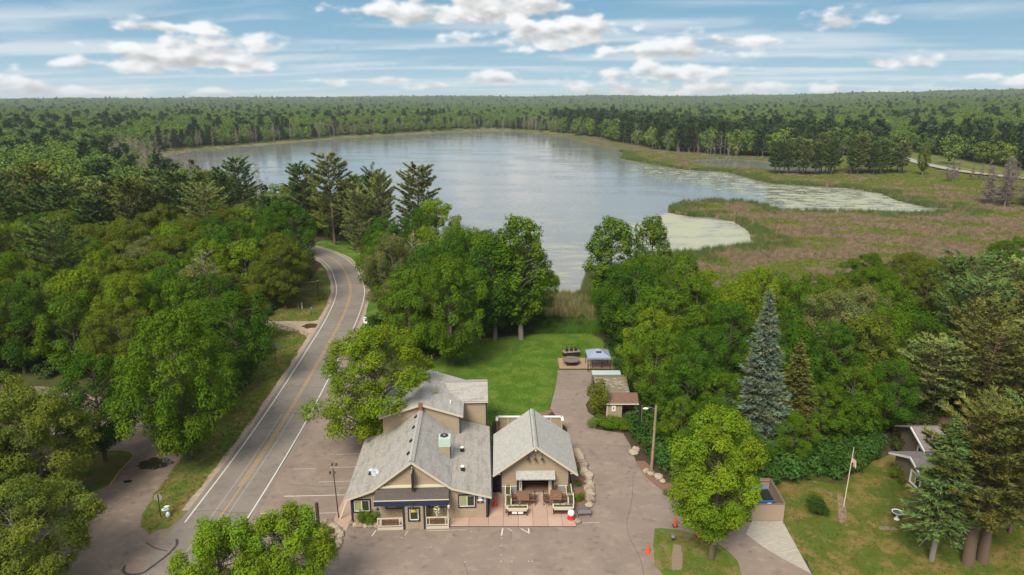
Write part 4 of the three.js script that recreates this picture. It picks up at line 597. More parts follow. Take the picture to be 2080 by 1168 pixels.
  { const s = new THREE.Group(); s.name = 'blade_sign'; b.add(s); part('panel', box(0.14, 1.9, 1.0, -0.22, 4.85, 0.62), M.black, s); part('face', box(0.03, 1.5, 0.7, -0.3, 5.05, 0.62), M.white, s); part('bracket', box(0.06, 0.06, 1.2, -0.22, 5.84, 0.6), M.steel, s); }
  for (const z of [-1.6, -4.2, -7.2, -9.7]) part('ridge_vent', merge(box(0.3, 0.16, 0.34, -0.78, 6.42, z, 0, 0, 0.62), cyl(0.07, 0.05, 0.22, -0.72, 6.56, z)), M.black, b);
  for (const [x, y, z] of [[4.3, 3.6, -7.1], [4.45, 3.55, -3.2], [-4.75, 3.55, -2.9]]) { const v = part('roof_vent', merge(cyl(0.2, 0.2, 0.42, x, y + 0.2, z, 12), box(0.5, 0.04, 0.5, x, y + 0.02, z)), M.black, b); part('vent_cap', cyl(0.22, 0.17, 0.08, x, y + 0.45, z, 12), M.white, v); }
  // brick chimney stub and rear two storey block
  part('chimney', box(0.42, 1.1, 0.42, -0.32, 7.0, -10.75), M.brick, b);
  part('rear_wall', prism([[-4.6, 0], [-4.6, 5.95], [-0.3, 7.28], [4.0, 5.95], [4.0, 0]], 9.6, -20.7), M.lap, b);
  const rr = 7.5, e = 5.98; part('rear_roof_slope', slab([-5.0, e, -10.75], [-5.0, e, -20.95], [-0.3, rr, -20.95], [-0.3, rr, -10.75], 0.13), M.oldRoof, b);
  part('rear_roof_slope', slab([4.4, e, -10.75], [4.4, e, -20.95], [-0.3, rr, -20.95], [-0.3, rr, -10.75], 0.13), M.oldRoof, b);
  for (const s of [-1, 1]) part('rake_trim', box(4.9, 0.22, 0.06, -0.3 + s * 2.35, (e + rr) / 2 - 0.16, -10.7, 0, 0, s * -Math.atan2(rr - e, 4.7)), M.trim, b);
  part('wing_wall', prism([[14.75, 0], [14.75, 5.85], [17.75, 6.82], [20.6, 5.9], [20.6, 0]], 3.3, 3.75).rotateY(Math.PI / 2), M.lap, b);
  part('wing_roof_slope', slab([3.2, 6.0, -14.4], [7.2, 6.0, -14.4], [7.2, 7.02, -17.6], [2.0, 7.02, -17.6], 0.12), M.oldRoof, b); part('wing_roof_slope', slab([7.2, 6.0, -20.9], [3.2, 6.0, -20.9], [2.0, 7.02, -17.6], [7.2, 7.02, -17.6], 0.12), M.oldRoof, b);
  part('wing_trim', merge(box(2.9, 0.14, 0.06, 5.75, 5.85, -14.42)), M.trim, b);
  for (const [x, z] of [[4.0, -11.05], [7.0, -14.72]]) part('corner_board', box(0.16, 5.5, 0.1, x, 2.9, z), M.navy, b);
  for (const [x, y, z] of [[2.9, 6.55, -12.9], [1.0, 7.15, -20.0]]) part('vent_pipe', cyl(0.08, 0.08, 0.45, x, y + 0.1, z, 10), M.white, b);
}
{ // rooftop unit on a boxed curb
  const o = thing('rooftop_air_conditioner', 'mint green air conditioning unit on the shingle roof', 'air conditioner', [-7.0, 4.35, -65.0], 0.045);
  part('curb', prism([[-0.62, 0.62], [0.62, -0.5], [0.62, 0.95], [-0.62, 0.95]], 1.15, -0.58), M.lap, o); part('casing', box(1.24, 0.92, 1.2, 0, 1.42, 0), M.mint, o); part('corner_trim', box(0.1, 1.4, 0.1, 0.6, 0.3, 0.6), M.navy, o);
  const fan = part('fan_grille', merge(cyl(0.4, 0.4, 0.05, -0.05, 1.905, -0.15, 20), clean(new THREE.TorusGeometry(0.4, 0.03, 6, 22).rotateX(Math.PI / 2).translate(-0.05, 1.93, -0.15))), M.black, o); part('fan_hub', cyl(0.16, 0.16, 0.06, -0.05, 1.94, -0.15, 12), M.steel, fan);
}
{ const o = thing('satellite_dish', 'grey satellite dish on the low side of the shingle roof', 'satellite dish', [-13.75, 3.43, -61.7], 0.4); part('dish', clean(new THREE.SphereGeometry(0.7, 18, 8, 0, 6.283, 0, 0.6).scale(1, 0.5, 1).rotateX(-2.2).translate(0, 0.75, 0.3)), mat([0.42, 0.47, 0.52], 0.5), o); part('mast', merge(rod([0, 0, 0], [0, 0.7, 0], 0.035), rod([0, 0.55, 0.1], [0.1, 0.4, 0.75], 0.02)), M.steel, o); }
{ const o = thing('wall_poster', 'black poster with white figures beside the end window', 'poster', [-3.12, 2.25, -59.69], 0.045); part('board', box(0.62, 0.9, 0.04), M.black, o);
  const fig = (pts) => prism(pts, 0.02, 0.02); part('print', merge(fig([[-0.2, 0.38], [0.2, 0.38], [0.14, 0.22], [0.22, 0.12], [-0.22, 0.12], [-0.14, 0.22]]), fig([[-0.12, 0.06], [0.12, 0.06], [0.26, -0.1], [0.26, -0.2], [-0.26, -0.2], [-0.26, -0.1]])), M.white, o); part('print', box(0.24, 0.09, 0.02, 0, -0.33, 0.03), mat([0.5, 0.3, 0.26], 0.8), o); }
single('wall_sign', box(0.36, 0.5, 0.03).rotateY(0.045).translate(-2.6, 2.16, -59.77), mat([0.28, 0.44, 0.72], 0.6), 'small light blue sign at the corner of the tan wall', 'sign');
{ const o = thing('hanging_basket', 'white flowering basket hanging under the navy awning', 'flower basket', [-7.2, 2.06, -58.05]), r = rngOf(66), L = new Leaves(); for (let i = 0; i < 260; i++) { const a = r() * 6.283, k = 0.28 * Math.sqrt(r()), y = -0.45 + 0.9 * r(); L.leaf(Math.cos(a) * k * (1.1 - Math.abs(y)), y, Math.sin(a) * k, r() - 0.5, r(), r() - 0.2, 0.13, 0.1, r, r() < 0.5 ? [0.75, 0.7, 0.5] : [0.09, 0.12, 0.03]); } part('flowers', L.geometry(), mat([1, 1, 1], 0.9, { vertexColors: true }), o); part('cord', rod([0, 0.1, 0], [0, 0.95, 0], 0.012), M.black, o); part('pot', cyl(0.13, 0.19, 0.2, 0, -0.05, 0, 12), M.darkWood, o); }
{ const o = thing('wall_lantern', 'pale lantern on the porch post under the awning', 'lantern', [-6.05, 2.45, -58.0]); part('housing', merge(box(0.16, 0.26, 0.16), clean(new THREE.ConeGeometry(0.15, 0.12, 4).rotateY(0.785).translate(0, 0.19, 0))), M.cream, o); part('bracket', box(0.05, 0.05, 0.2, 0, 0.1, -0.15), M.black, o); }
{ const o = thing('floodlight_pole', 'thin pole with two pairs of floodlights in the lot', 'light pole', [-17.15, 0, -59.8]); part('pole', rod([0, 0, 0], [-0.2, 5.6, 0], 0.07, 0.045, 8), M.darkWood, o); part('crossarm', merge(box(0.06, 0.06, 0.9, -0.2, 5.55, 0), box(0.5, 0.05, 0.05, -0.2, 5.2, 0.4), box(0.5, 0.05, 0.05, -0.2, 5.6, -0.42)), M.steel, o); for (const [x, y, z] of [[-0.42, 5.3, 0.4], [-0.02, 5.3, 0.4], [-0.4, 5.72, -0.42], [0, 5.72, -0.42]]) part('floodlight', merge(cyl(0.13, 0.09, 0.22, x, y, z, 10, 1.0), box(0.1, 0.12, 0.05, x, y - 0.1, z)), M.black, o); }
{ const o = thing('leaning_plank', 'pale plank leaning on the corner of the tan building', 'plank', [-16.9, 0, -59.6]); part('board', box(0.14, 2.6, 0.06, 0.35, 1.22, -0.05, 0, 0, -0.36), M.cream, o); }
// concrete apron and patio: separate slabs with joints
{
  const o = thing('patio', 'pinkish concrete patio of square slabs before the pavilion', 'patio', [0, 0, 0]);
  const r = rngOf(31), tones = range(4, (i) => mat([1, 1, 1], 0.95, { map: paint([0.42 * (0.94 + 0.04 * i), 0.29 * (0.93 + 0.045 * i), 0.225 * (0.92 + 0.05 * i)], 0.08, 6, 128, 3 + i * 0.4) }));
  const xs = [-6.05, -4.2, -2.3, -0.85, 0.62, 2.06, 3.53, 4.91, 6.22], zs = [-58.35, -59.9, -61.5, -63, -64.3];
  part('base', box(12.3, 0.08, 6, 0.08, 0.04, -61.35), M.soil, o);
  for (let i = 0; i < xs.length - 1; i++) for (let j = 0; j < 4; j++) { if (j > 0 && i < 2) continue; const w = xs[i + 1] - xs[i] - 0.03, d = zs[j] - zs[j + 1] - 0.03; part('slab', box(w, 0.07, d, (xs[i] + xs[i + 1]) / 2, 0.085 + 0.004 * r(), (zs[j] + zs[j + 1]) / 2), tones[Math.floor(r() * 4)], o); }
  structure('walkway', slabSheet([[-17.6, -57.9], [-15.9, -57.8], [-15.75, -62], [-16.6, -66], [-17.4, -66]], 0.07, 0.1), tones[1], 'narrow concrete walk along the side of the tan building');
}
// ---------------------------------------------------------------- the pavilion
{
  const b = thing('pavilion', 'tan gabled pavilion with pale shingle roof and wide open doorway', 'building', [2.4, 0, -64.2], 0.02);
  const front = (hole) => { const s = new THREE.Shape([[-3.6, 0.0], [3.6, 0.0], [3.6, 2.95], [0, 5.62], [-3.6, 2.95]].map(([x, y]) => new THREE.Vector2(x, y))); if (hole) s.holes.push(new THREE.Path([[-1.65, 0.02], [-1.65, 2.15], [1.7, 2.15], [1.7, 0.02]].map(([x, y]) => new THREE.Vector2(x, y)))); return planarUV(new THREE.ExtrudeGeometry(s, { depth: 0.16, bevelEnabled: false })); };
  part('front_wall', front(true).translate(0, 0, -0.16), M.lap, b); part('rear_wall', front(false).translate(0, 0, -7.6), M.lap, b);
  for (const s of [-1, 1]) part('side_wall', box(0.16, 2.85, 7.2, s * 3.52, 1.42, -3.8), M.lap, b);
  part('floor', box(6.8, 0.1, 7.2, 0, 0.06, -3.8), M.floor, b);
  part('roof_slope', slab([-4.38, 2.8, 0.85], [-4.38, 2.8, -7.95], [0, 6.05, -7.95], [0, 6.05, 0.85], 0.14), M.paleRoof, b); part('roof_slope', slab([4.38, 2.8, 0.85], [4.38, 2.8, -7.95], [0, 6.05, -7.95], [0, 6.05, 0.85], 0.14), M.paleRoof, b);
  for (const s of [-1, 1]) { part('ridge_seam', box(0.035, 0.05, 8.7, s * 0.26, 5.9, -3.55, 0, 0, 0), M.black, b); part('rake_trim', box(5.45, 0.2, 0.07, s * 2.19, 4.26, 0.89, 0, 0, -s * Math.atan2(3.25, 4.38)), M.trim, b); part('soffit', box(0.72, 0.1, 0.7, s * 3.98, 2.78, 0.42), M.trim, b); }
  part('wainscot', merge(box(1.9, 0.9, 0.03, -2.62, 0.45, 0.02), box(1.85, 0.9, 0.03, 2.65, 0.45, 0.02)), M.galvanised, b); part('wainscot_cap', merge(box(1.9, 0.06, 0.06, -2.62, 0.93, 0.03), box(1.85, 0.06, 0.06, 2.65, 0.93, 0.03)), M.cream, b);
  for (const x of [-3.55, 3.55]) part('corner_board', box(0.14, 2.8, 0.06, x, 1.4, 0.035), M.navy, b);
  for (const [x, c] of [[-1.78, 1], [1.84, 1]]) { part('door_jamb', box(0.24, 2.2, 0.1, x, 1.1, 0.05), M.navy, b); const d = part('sliding_door', box(0.3, 2.15, 0.08, x + (x < 0 ? 0.27 : -0.27), 1.09, 0.1), M.trim, b); part('handle', box(0.05, 0.5, 0.05, x + (x < 0 ? 0.27 : -0.27), 1.1, 0.16), M.black, d); }
  part('door_hood', slab([-2.0, 2.28, 0.95], [2.05, 2.28, 0.95], [2.05, 2.75, 0.02], [-2.0, 2.75, 0.02], 0.1), M.paleRoof, b);
  for (const x of [-0.72, 0, 0.72]) part('gooseneck_lamp', lampGeo().translate(x, 4.2, 0.0), M.black, b);
  part('apex_lamp', ball(0.1, 0, 5.55, 0.95), M.cream, b);
}
{ const o = thing('gate_panel', 'black gate filling the gap between the two tan buildings', 'gate', [-1.65, 0, -64.6]); const bars = []; for (let i = 0; i < 7; i++) bars.push(box(0.1, 2.3, 0.04, -0.4 + i * 0.13, 1.15, 0)); part('slat_panel', merge(bars), M.black, o); part('rail', merge(box(0.95, 0.08, 0.06, 0, 0.4, 0.05), box(0.95, 0.08, 0.06, 0, 2.0, 0.05)), M.black, o); }
{ // screened wall behind the pavilion
  const o = thing('patio_fence', 'tan panel fence with white cap rail behind the pavilion', 'fence', [0, 0, 0]);
  part('cap_rail', merge(box(8.2, 0.12, 0.3, 2.15, 2.02, -78.3), box(0.3, 0.12, 1.2, -1.85, 2.02, -77.8), box(0.3, 0.12, 1.2, 6.2, 2.02, -77.8)), M.white, o); for (let i = 0; i < 6; i++) part('panel', box(1.3, 1.9, 0.06, -1.15 + i * 1.32, 1.0, -78.3), M.siding, o); for (const x of [-1.85, 6.2]) part('panel', box(0.06, 1.9, 1.05, x, 1, -77.8), M.siding, o); for (let i = 0; i < 7; i++) part('post', box(0.08, 1.95, 0.1, -1.83 + i * 1.33, 1.0, -78.22), M.cream, o);
}
// ---------------------------------------------------------------- patio furniture, planters
function copyOf(src, [x, y, z], turn, label, group) { const c = src.clone(); c.name = numbered(src.name.replace(/_\d{3}$/, '')); scene.add(c); c.position.set(x, y, z); c.rotation.y = turn; c.userData = { ...src.userData, label: label ?? src.userData.label }; if (group) c.userData.group = group; return c; }
const PY = 0.12;
{
  const t = thing('dining_table', 'brown plank table on the patio beside the gate', 'table', [1.15, PY, -62.5], 0.02);
  for (let i = 0; i < 6; i++) part('plank', box(0.19, 0.045, 1.8, -0.5 + i * 0.2, 0.74, 0), M.wood, t);
  for (const [x, z] of [[-1, -1], [1, -1], [-1, 1], [1, 1]]) part('leg', box(0.09, 0.72, 0.09, x * 0.48, 0.36, z * 0.78), M.darkWood, t);
  part('apron', merge(box(1.0, 0.1, 0.04, 0, 0.67, 0.8), box(1.0, 0.1, 0.04, 0, 0.67, -0.8)), M.darkWood, t);
  const t2 = copyOf(t, [4.5, PY, -62.6], -0.06, 'brown plank table with a centre panel on the patio beside the mulch bed'); part('centre_panel', box(0.36, 0.03, 0.5, 0, 0.79, 0.1), M.floor, t2);
  const c = thing('patio_chair', 'dark wooden armchair drawn up to a patio table', 'chair', [0.2, PY, -62.1], Math.PI / 2, 'chairs round the patio tables');
  for (let i = 0; i < 4; i++) part('seat_slat', box(0.54, 0.03, 0.11, 0, 0.43, -0.2 + i * 0.13), M.darkWood, c);
  for (let i = 0; i < 4; i++) part('back_slat', box(0.09, 0.52, 0.03, -0.2 + i * 0.135, 0.72, -0.27, -0.12), M.darkWood, c);
  for (const [x, z] of [[-1, -1], [1, -1], [-1, 1], [1, 1]]) part('leg', box(0.06, z < 0 ? 0.98 : 0.62, 0.06, x * 0.28, z < 0 ? 0.49 : 0.31, z * 0.25), M.darkWood, c);
  for (const x of [-0.28, 0.28]) part('armrest', box(0.08, 0.035, 0.56, x, 0.635, 0), M.wood, c);
  for (const [x, z, a] of [[0.2, -62.95, 1.57], [2.1, -62.1, -1.57], [2.1, -62.95, -1.57], [1.15, -61.2, 3.14], [3.5, -62.1, 1.5], [3.5, -63, 1.5], [5.42, -62.3, -1.65], [5.4, -63.1, -1.6], [4.55, -61.35, 3.1], [4.45, -63.85, 0]]) copyOf(c, [x, PY, z], a);
}
{
  const r = rngOf(8);
  const planter = (x, z, turn, label, withCrate) => {
    const o = thing('planter_box', label, 'planter', [x, PY, z], turn), L = new Leaves();
    part('trough', merge(box(2.0, 0.3, 0.05, 0, 0.68, 0.26), box(2.0, 0.3, 0.05, 0, 0.68, -0.26), box(0.05, 0.3, 0.47, -0.975, 0.68, 0), box(0.05, 0.3, 0.47, 0.975, 0.68, 0), box(1.9, 0.04, 0.47, 0, 0.55, 0)), M.trim, o);
    part('rim', merge(box(2.1, 0.04, 0.1, 0, 0.85, 0.27), box(2.1, 0.04, 0.1, 0, 0.85, -0.27), box(0.1, 0.04, 0.44, -1.0, 0.85, 0), box(0.1, 0.04, 0.44, 1.0, 0.85, 0)), M.cream, o);
    part('soil', box(1.9, 0.03, 0.46, 0, 0.76, 0), M.soil, o);
    for (const [a, b] of [[-1, -1], [1, -1], [-1, 1], [1, 1]]) part('leg', box(0.09, 0.66, 0.09, a * 0.95, 0.33, b * 0.24), M.darkWood, o);
    for (let i = 0; i < 130; i++) { const q = Math.floor(r() * 4), px = -0.75 + q * 0.5 + (r() - 0.5) * 0.3; L.leaf(px, 0.8 + 0.22 * r() * (q === 2 ? 1.5 : 1), (r() - 0.5) * 0.3, r() - 0.5, r(), r() - 0.5, 0.13, 0.07, r, tone(r)); } part('plants', L.geometry(), leafMat([0.13, 0.2, 0.04]), o);
    if (withCrate) part('shelf', box(1.8, 0.04, 0.4, 0, 0.14, 0), M.darkWood, o);
  };
  planter(-0.42, -63.35, Math.PI / 2, 'planter box nearest the gate in the row before the pavilion'); planter(-0.36, -61.45, Math.PI / 2, 'planter box beside the plank table, between gate planter and front planter');
  planter(0.55, -60.3, 0, 'front planter box with white crates under it', true); planter(5.1, -60.5, 0, 'front planter box behind the white domed heater', true);
  planter(5.9, -63.5, Math.PI / 2, 'planter box between pavilion wall and mulch bed'); planter(5.96, -61.75, Math.PI / 2 - 0.06, 'planter box beside the mulch bed by the second table');
  for (const [x, l] of [[0.25, 'white plastic crate under the front planter, gate side'], [0.85, 'white plastic crate under the front planter, door side']]) { const o = thing('crate', l, 'crate', [x, PY + 0.16, -60.3]); part('shell', merge(box(0.5, 0.26, 0.03, 0, 0.13, 0.15), box(0.5, 0.26, 0.03, 0, 0.13, -0.15), box(0.03, 0.26, 0.27, -0.235, 0.13, 0), box(0.03, 0.26, 0.27, 0.235, 0.13, 0), box(0.44, 0.02, 0.27, 0, 0.02, 0)), M.white, o); part('lid', box(0.54, 0.03, 0.36, 0, 0.275, 0), M.galvanised, o); }
}
{ const o = thing('domed_heater', 'round white dome on a red base at the patio corner', 'heater', [5.82, PY, -59.6]); part('dome', clean(new THREE.SphereGeometry(0.34, 18, 12)).scale(1, 1.05, 1).translate(0, 0.62, 0), M.white, o); part('base', merge(cyl(0.4, 0.34, 0.2, 0, 0.1, 0, 16), cyl(0.28, 0.3, 0.2, 0, 0.28, 0, 16)), mat([0.5, 0.02, 0.02], 0.5), o); part('finial', ball(0.06, 0, 0.99, 0), M.black, o); }
{ const o = thing('metal_grill', 'grey metal charcoal grill stand by the last boulder', 'grill', [7.15, 0.02, -60.2], 0.08); part('tray', merge(box(1.3, 0.35, 0.03, 0, 0.62, 0.3), box(1.3, 0.35, 0.03, 0, 0.62, -0.3), box(0.03, 0.35, 0.57, -0.64, 0.62, 0), box(0.03, 0.35, 0.57, 0.64, 0.62, 0), box(1.24, 0.03, 0.57, 0, 0.47, 0)), M.steel, o); const bars = []; for (let i = 0; i < 9; i++) bars.push(rod([-0.6 + i * 0.15, 0.82, -0.28], [-0.6 + i * 0.15, 0.82, 0.28], 0.012)); part('grate', merge(bars), M.black, o); for (const [x, z] of [[-1, -1], [1, -1], [-1, 1], [1, 1]]) part('leg', rod([x * 0.62, 0, z * 0.3], [x * 0.6, 0.6, z * 0.28], 0.025), M.black, o); }
// traffic cones and a fallen barricade
{
  const cone = (x, y, z, h, l, dark) => { const o = thing('traffic_cone', l, 'traffic cone', [x, y, z]); part('cone', clean(new THREE.LatheGeometry([[0.15, 0.03], [0.14, 0.06], [0.035, h - 0.02], [0.0, h]].map(([a, b]) => new THREE.Vector2(a * h * 1.25, b)), 16)), M.orange, o); part('base', box(0.42 * h * 1.15, 0.05, 0.42 * h * 1.15, 0, 0.025, 0), dark ? M.black : M.orange, o); };
  cone(-1.73, PY, -61.9, 1.15, 'orange traffic cone on the patio beside the tan building'); cone(15.85, 0.02, -58.5, 1.0, 'orange traffic cone with black foot at the tip of the grass island', true); cone(12.45, 0.02, -54.4, 0.95, 'orange traffic cone on the asphalt beside the grass island');
  const o = thing('barricade', 'fallen orange slatted barricade on the edge of the grass island', 'barricade', [17.9, 0.05, -57.0], 0.3); for (let i = 0; i < 6; i++) part('slat', box(0.1, 0.05, 0.8, -0.4 + i * 0.16, 0.2, 0, 0.3), mat([0.7, 0.14, 0.05], 0.7), o); part('rail', merge(box(1.0, 0.06, 0.08, 0, 0.08, 0.36), box(1.0, 0.06, 0.08, 0, 0.3, -0.36)), M.orange, o);
}
{ const o = thing('path_light', 'small black dome light at the end of the mulch strip', 'garden light', [15.1, 0.04, -56.1]); part('post', rod([0, 0, 0], [0, 0.5, 0], 0.05), M.black, o); part('hood', clean(new THREE.SphereGeometry(0.26, 14, 8, 0, 6.283, 0, 1.6).translate(0, 0.45, 0)), mat([0.12, 0.13, 0.16], 0.25), o); }
// ---------------------------------------------------------------- boulders
{
  const r = rngOf(99), shapes = range(6, (i) => { const g = clean(new THREE.IcosahedronGeometry(1, 2)), p = g.attributes.position; for (let k = 0; k < p.count; k++) { const x = p.getX(k), y = p.getY(k), z = p.getZ(k), f = 1 + 0.26 * noise(x * 1.1 + i * 9, y * 1.1 + z * 1.3) + 0.1 * noise(x * 3 + i, z * 3 + y * 2); p.setXYZ(k, x * f, y * f * 0.72, z * f); } g.computeVertexNormals(); return g; });
  const put = (x, z, s, label, group, y = 0.02) => { const m = shadowed(new THREE.Mesh(shapes[Math.floor(r() * 6)], r() < 0.7 ? M.stone : M.pebble)); m.name = numbered('boulder'); m.position.set(x, y + s * 0.42, z); m.rotation.set(0.3 * (r() - 0.5), r() * 6, 0.3 * (r() - 0.5)); m.scale.set(s * (0.85 + 0.4 * r()), s * (0.8 + 0.4 * r()), s * (0.85 + 0.4 * r())); scene.add(m); tag(m, label, 'boulder', group); };
  for (let i = 0; i < 26; i++) { const t = i / 25; put(lerp(7.75, 8.05, t) + 0.5 * (r() - 0.5) + 0.25 * Math.sin(t * 3), lerp(-73, -61.9, t) + 0.2 * (r() - 0.5), 0.3 + 0.24 * r(), 'pale boulder in the wall edging the mulch bed beside the pavilion', 'boulders edging the pavilion mulch bed'); }
  put(6.45, -59.15, 0.32, 'single small boulder at the corner of the patio');
  for (let i = 0; i < 17; i++) { const a = -1.9 + 3.2 * (i / 16); put(-18.4 + 2.25 * Math.cos(a), -56 + 2.7 * Math.sin(a) * 1, 0.2 + 0.2 * r(), 'stone in the curved edge of the bed under the roadside sign', 'stones round the sign bed'); }
  for (let i = 0; i < 6; i++) put(-15.7 + i * 0.5, -58.45 + (i === 0 ? -0.4 : 0.05 * r()), 0.24 + 0.1 * r(), 'stone in the edge of the small bush bed by the porch', 'stones round the porch bush bed');
  for (const [x, z] of [[14.9, -68.6], [15.3, -67.9], [16, -67.3], [16.3, -66.4], [17.4, -64.3], [14.2, -72.6], [14.6, -73.4]]) put(x, z, 0.26 + 0.24 * r(), 'boulder in the mulch edge of the driveway below the utility pole', 'boulders along the driveway edge');
}
// ---------------------------------------------------------------- shrubs
const SHRUB = range(3, (i) => shrubGeometry({ seed: 801 + i, R: 1, H: 1.3, leaves: 2600, size: 0.12, n: 9 }));
function shrub(x, z, w, h, leaf, label, group, y) { const v = SHRUB[pick++ % 3], o = thing('shrub', label, 'shrub', [x, y ?? height(x, z), z], pick * 1.7, group); o.scale.set(w, h / 1.3, w); part('stems', v.trunk, bark, o); part('foliage', v.crown, leaf, o); return o; }
shrub(-14.25, -59.0, 1.0, 1.25, GREEN.mid, 'round green bush by the porch of the tan building'); shrub(30.6, -60.5, 0.95, 1.5, GREEN.dark, 'lone dark bush in the yard beside the dumpster fence'); shrub(31, -62.6, 0.8, 1.0, GREEN.olive, 'thin olive bush in the yard behind the lone dark bush');
shrub(11.2, -83.2, 1.5, 4.2, GREEN.olive, 'tall narrow shrub at the corner of the tan shed'); shrub(42.3, -66.8, 1.2, 1.6, GREEN.mid, 'green bush against the side wall of the house');
for (const [x, z, w, h] of [[11.2, -79.8, 1.2, 1.2], [12.6, -79.4, 1.4, 1.3], [14, -79.2, 1.3, 1.3], [15.3, -78.8, 1.2, 1.5]]) shrub(x, z, w, h, GREEN.mid, 'green bush in the hedge below the tan shed', 'bushes below the tan shed');
for (const [x, z, w, h] of [[7.1, -65.6, 0.4, 0.7], [7.2, -68.6, 0.35, 0.6], [7.0, -62.8, 0.5, 0.8]]) shrub(x, z, w, h, GREEN.mid, 'small green plant in the red mulch bed', 'plants in the red mulch bed', 0.03);
for (const [x, z, w, h] of [[-17.4, -57.3, 0.4, 0.5], [-19.4, -57, 0.5, 0.6]]) shrub(x, z, w, h, GREEN.olive, 'small plant in the bed under the roadside sign', 'plants in the sign bed', 0.03);
shrub(16.2, -63.9, 0.45, 0.6, GREEN.pale, 'small pale flowering plant in the driveway mulch');
{ // ---------------------------------------------------------------- signs
  const s = thing('roadside_sign', 'oval blue and white sign hung between two dark posts', 'sign', [-19.05, 0.02, -56.5], 0.95);
  for (const x of [-1.05, 1.05]) part('post', box(0.24, x > 0 ? 3.3 : 2.4, 0.24, x, (x > 0 ? 3.3 : 2.4) / 2, 0), M.darkWood, s);
  const oval = (a, b, d, z) => clean(new THREE.CylinderGeometry(1, 1, d, 36).rotateX(Math.PI / 2).scale(a, b, 1).translate(0, 1.85, z));
  const cv = document.createElement('canvas'); cv.width = 256; cv.height = 192; const q = cv.getContext('2d');
  q.fillStyle = '#c9d4d6'; q.fillRect(0, 0, 256, 192); q.fillStyle = '#5f86c4'; q.fillRect(0, 132, 256, 60); q.strokeStyle = '#2f4a52'; q.lineWidth = 7; q.beginPath(); q.ellipse(128, 92, 100, 70, 0, 0, 6.3); q.stroke(); q.strokeStyle = '#5f8f86'; q.lineWidth = 9; q.beginPath(); q.ellipse(128, 92, 76, 48, 0, 0.4, 5.4); q.stroke(); q.fillStyle = '#f4f4f0'; q.beginPath(); q.ellipse(140, 82, 30, 17, -0.3, 0, 6.3); q.fill(); q.fillStyle = '#32464a'; q.beginPath(); q.ellipse(120, 108, 34, 9, 0.2, 0, 6.3); q.fill();
  const ct = new THREE.CanvasTexture(cv); ct.colorSpace = THREE.SRGBColorSpace; const face = oval(0.86, 0.68, 0.02, 0.075), fp = face.attributes.position, fu = face.attributes.uv; for (let i = 0; i < fp.count; i++) fu.setXY(i, fp.getX(i) / 1.72 + 0.5, (fp.getY(i) - 1.85) / 1.36 + 0.5);
  const pl = part('panel', oval(0.93, 0.75, 0.12, 0), M.darkWood, s); part('face', face, mat([1, 1, 1], 0.5, { map: ct }), pl);
  const bed = thing('mulch_mound_edging', 'dark edging loop round a raised gravel mound by the sign', 'garden edging', [-17.6, 0.03, -56.2], 0.5); const loop = []; for (let i = 0; i < 26; i++) { const a = (i / 26) * 6.283, b2 = ((i + 1) / 26) * 6.283; loop.push(rod([Math.cos(a) * 1.0, 0.06, Math.sin(a) * 0.45], [Math.cos(b2) * 1.0, 0.06, Math.sin(b2) * 0.45], 0.035, 0.035, 5)); } part('edging', merge(loop), M.black, bed); part('gravel', clean(new THREE.SphereGeometry(1, 20, 8, 0, 6.283, 0, 1.57).scale(0.97, 0.08, 0.43)), M.pebble, bed);
  const st = thing('stop_sign', 'back of a grey octagonal road sign on a dark post', 'road sign', [-34.86, 0.02, -60.05], 0.1); part('post', box(0.07, 2.5, 0.05, 0, 1.25, 0.05), M.black, st); part('plate', clean(new THREE.CylinderGeometry(0.4, 0.4, 0.02, 8).rotateY(Math.PI / 8).rotateX(Math.PI / 2).translate(0, 2.15, 0)), mat([0.36, 0.36, 0.34], 0.5, { metalness: 0.3 }), st);
  const rs = thing('round_road_sign', 'back of a round grey road sign beside the verge', 'road sign', [-37.3, 0.02, -102], 0.1); part('post', box(0.07, 3, 0.05, 0, 1.5, 0.05), M.black, rs); part('plate', cyl(0.55, 0.55, 0.02, 0, 2.55, 0, 24, Math.PI / 2), mat([0.22, 0.22, 0.21], 0.5, { metalness: 0.3 }), rs);
  const ws = thing('road_sign', 'white rectangular road sign with black marks beside the road bend', 'road sign', [-26.2, 0.02, -117.2], -0.2); part('post', box(0.08, 1.4, 0.06, 0, 0.7, -0.04), M.black, ws); const wp = part('plate', box(0.75, 1.2, 0.03, 0, 1.95, 0), M.white, ws); part('print', merge(box(0.3, 0.34, 0.01, 0.05, 1.9, 0.02), box(0.4, 0.1, 0.01, -0.05, 2.3, 0.02)), M.black, wp);
  const pp = thing('plastic_bag_litter', 'pale blue white plastic feed bag dumped by the sign post', 'litter', [-34.1, 0.03, -60.0], 0.3); part('bag', merge(ball(0.3, 0, 0.3, 0.1, 0.7, 1.1, 0.5), ball(0.26, -0.25, 0.72, -0.25, 1.4, 0.7, 0.8), ball(0.16, -0.1, 0.95, -0.4, 1.8, 0.6, 0.7)), mat([0.58, 0.68, 0.72], 0.5), pp); part('opening', ball(0.13, -0.22, 0.86, -0.12, 1.5, 0.5, 0.6), mat([0.12, 0.22, 0.24], 0.7), pp);
  const mb = thing('mailbox', 'blue grey mailbox on a post beside the road bend', 'mailbox', [-38.6, 0.02, -126.6]); part('post', box(0.09, 1.1, 0.09, 0, 0.55, 0), M.black, mb); part('box', merge(box(0.3, 0.22, 0.55, 0, 1.2, 0), cyl(0.15, 0.15, 0.55, 0, 1.31, 0, 12, Math.PI / 2)), mat([0.16, 0.32, 0.42], 0.5), mb);
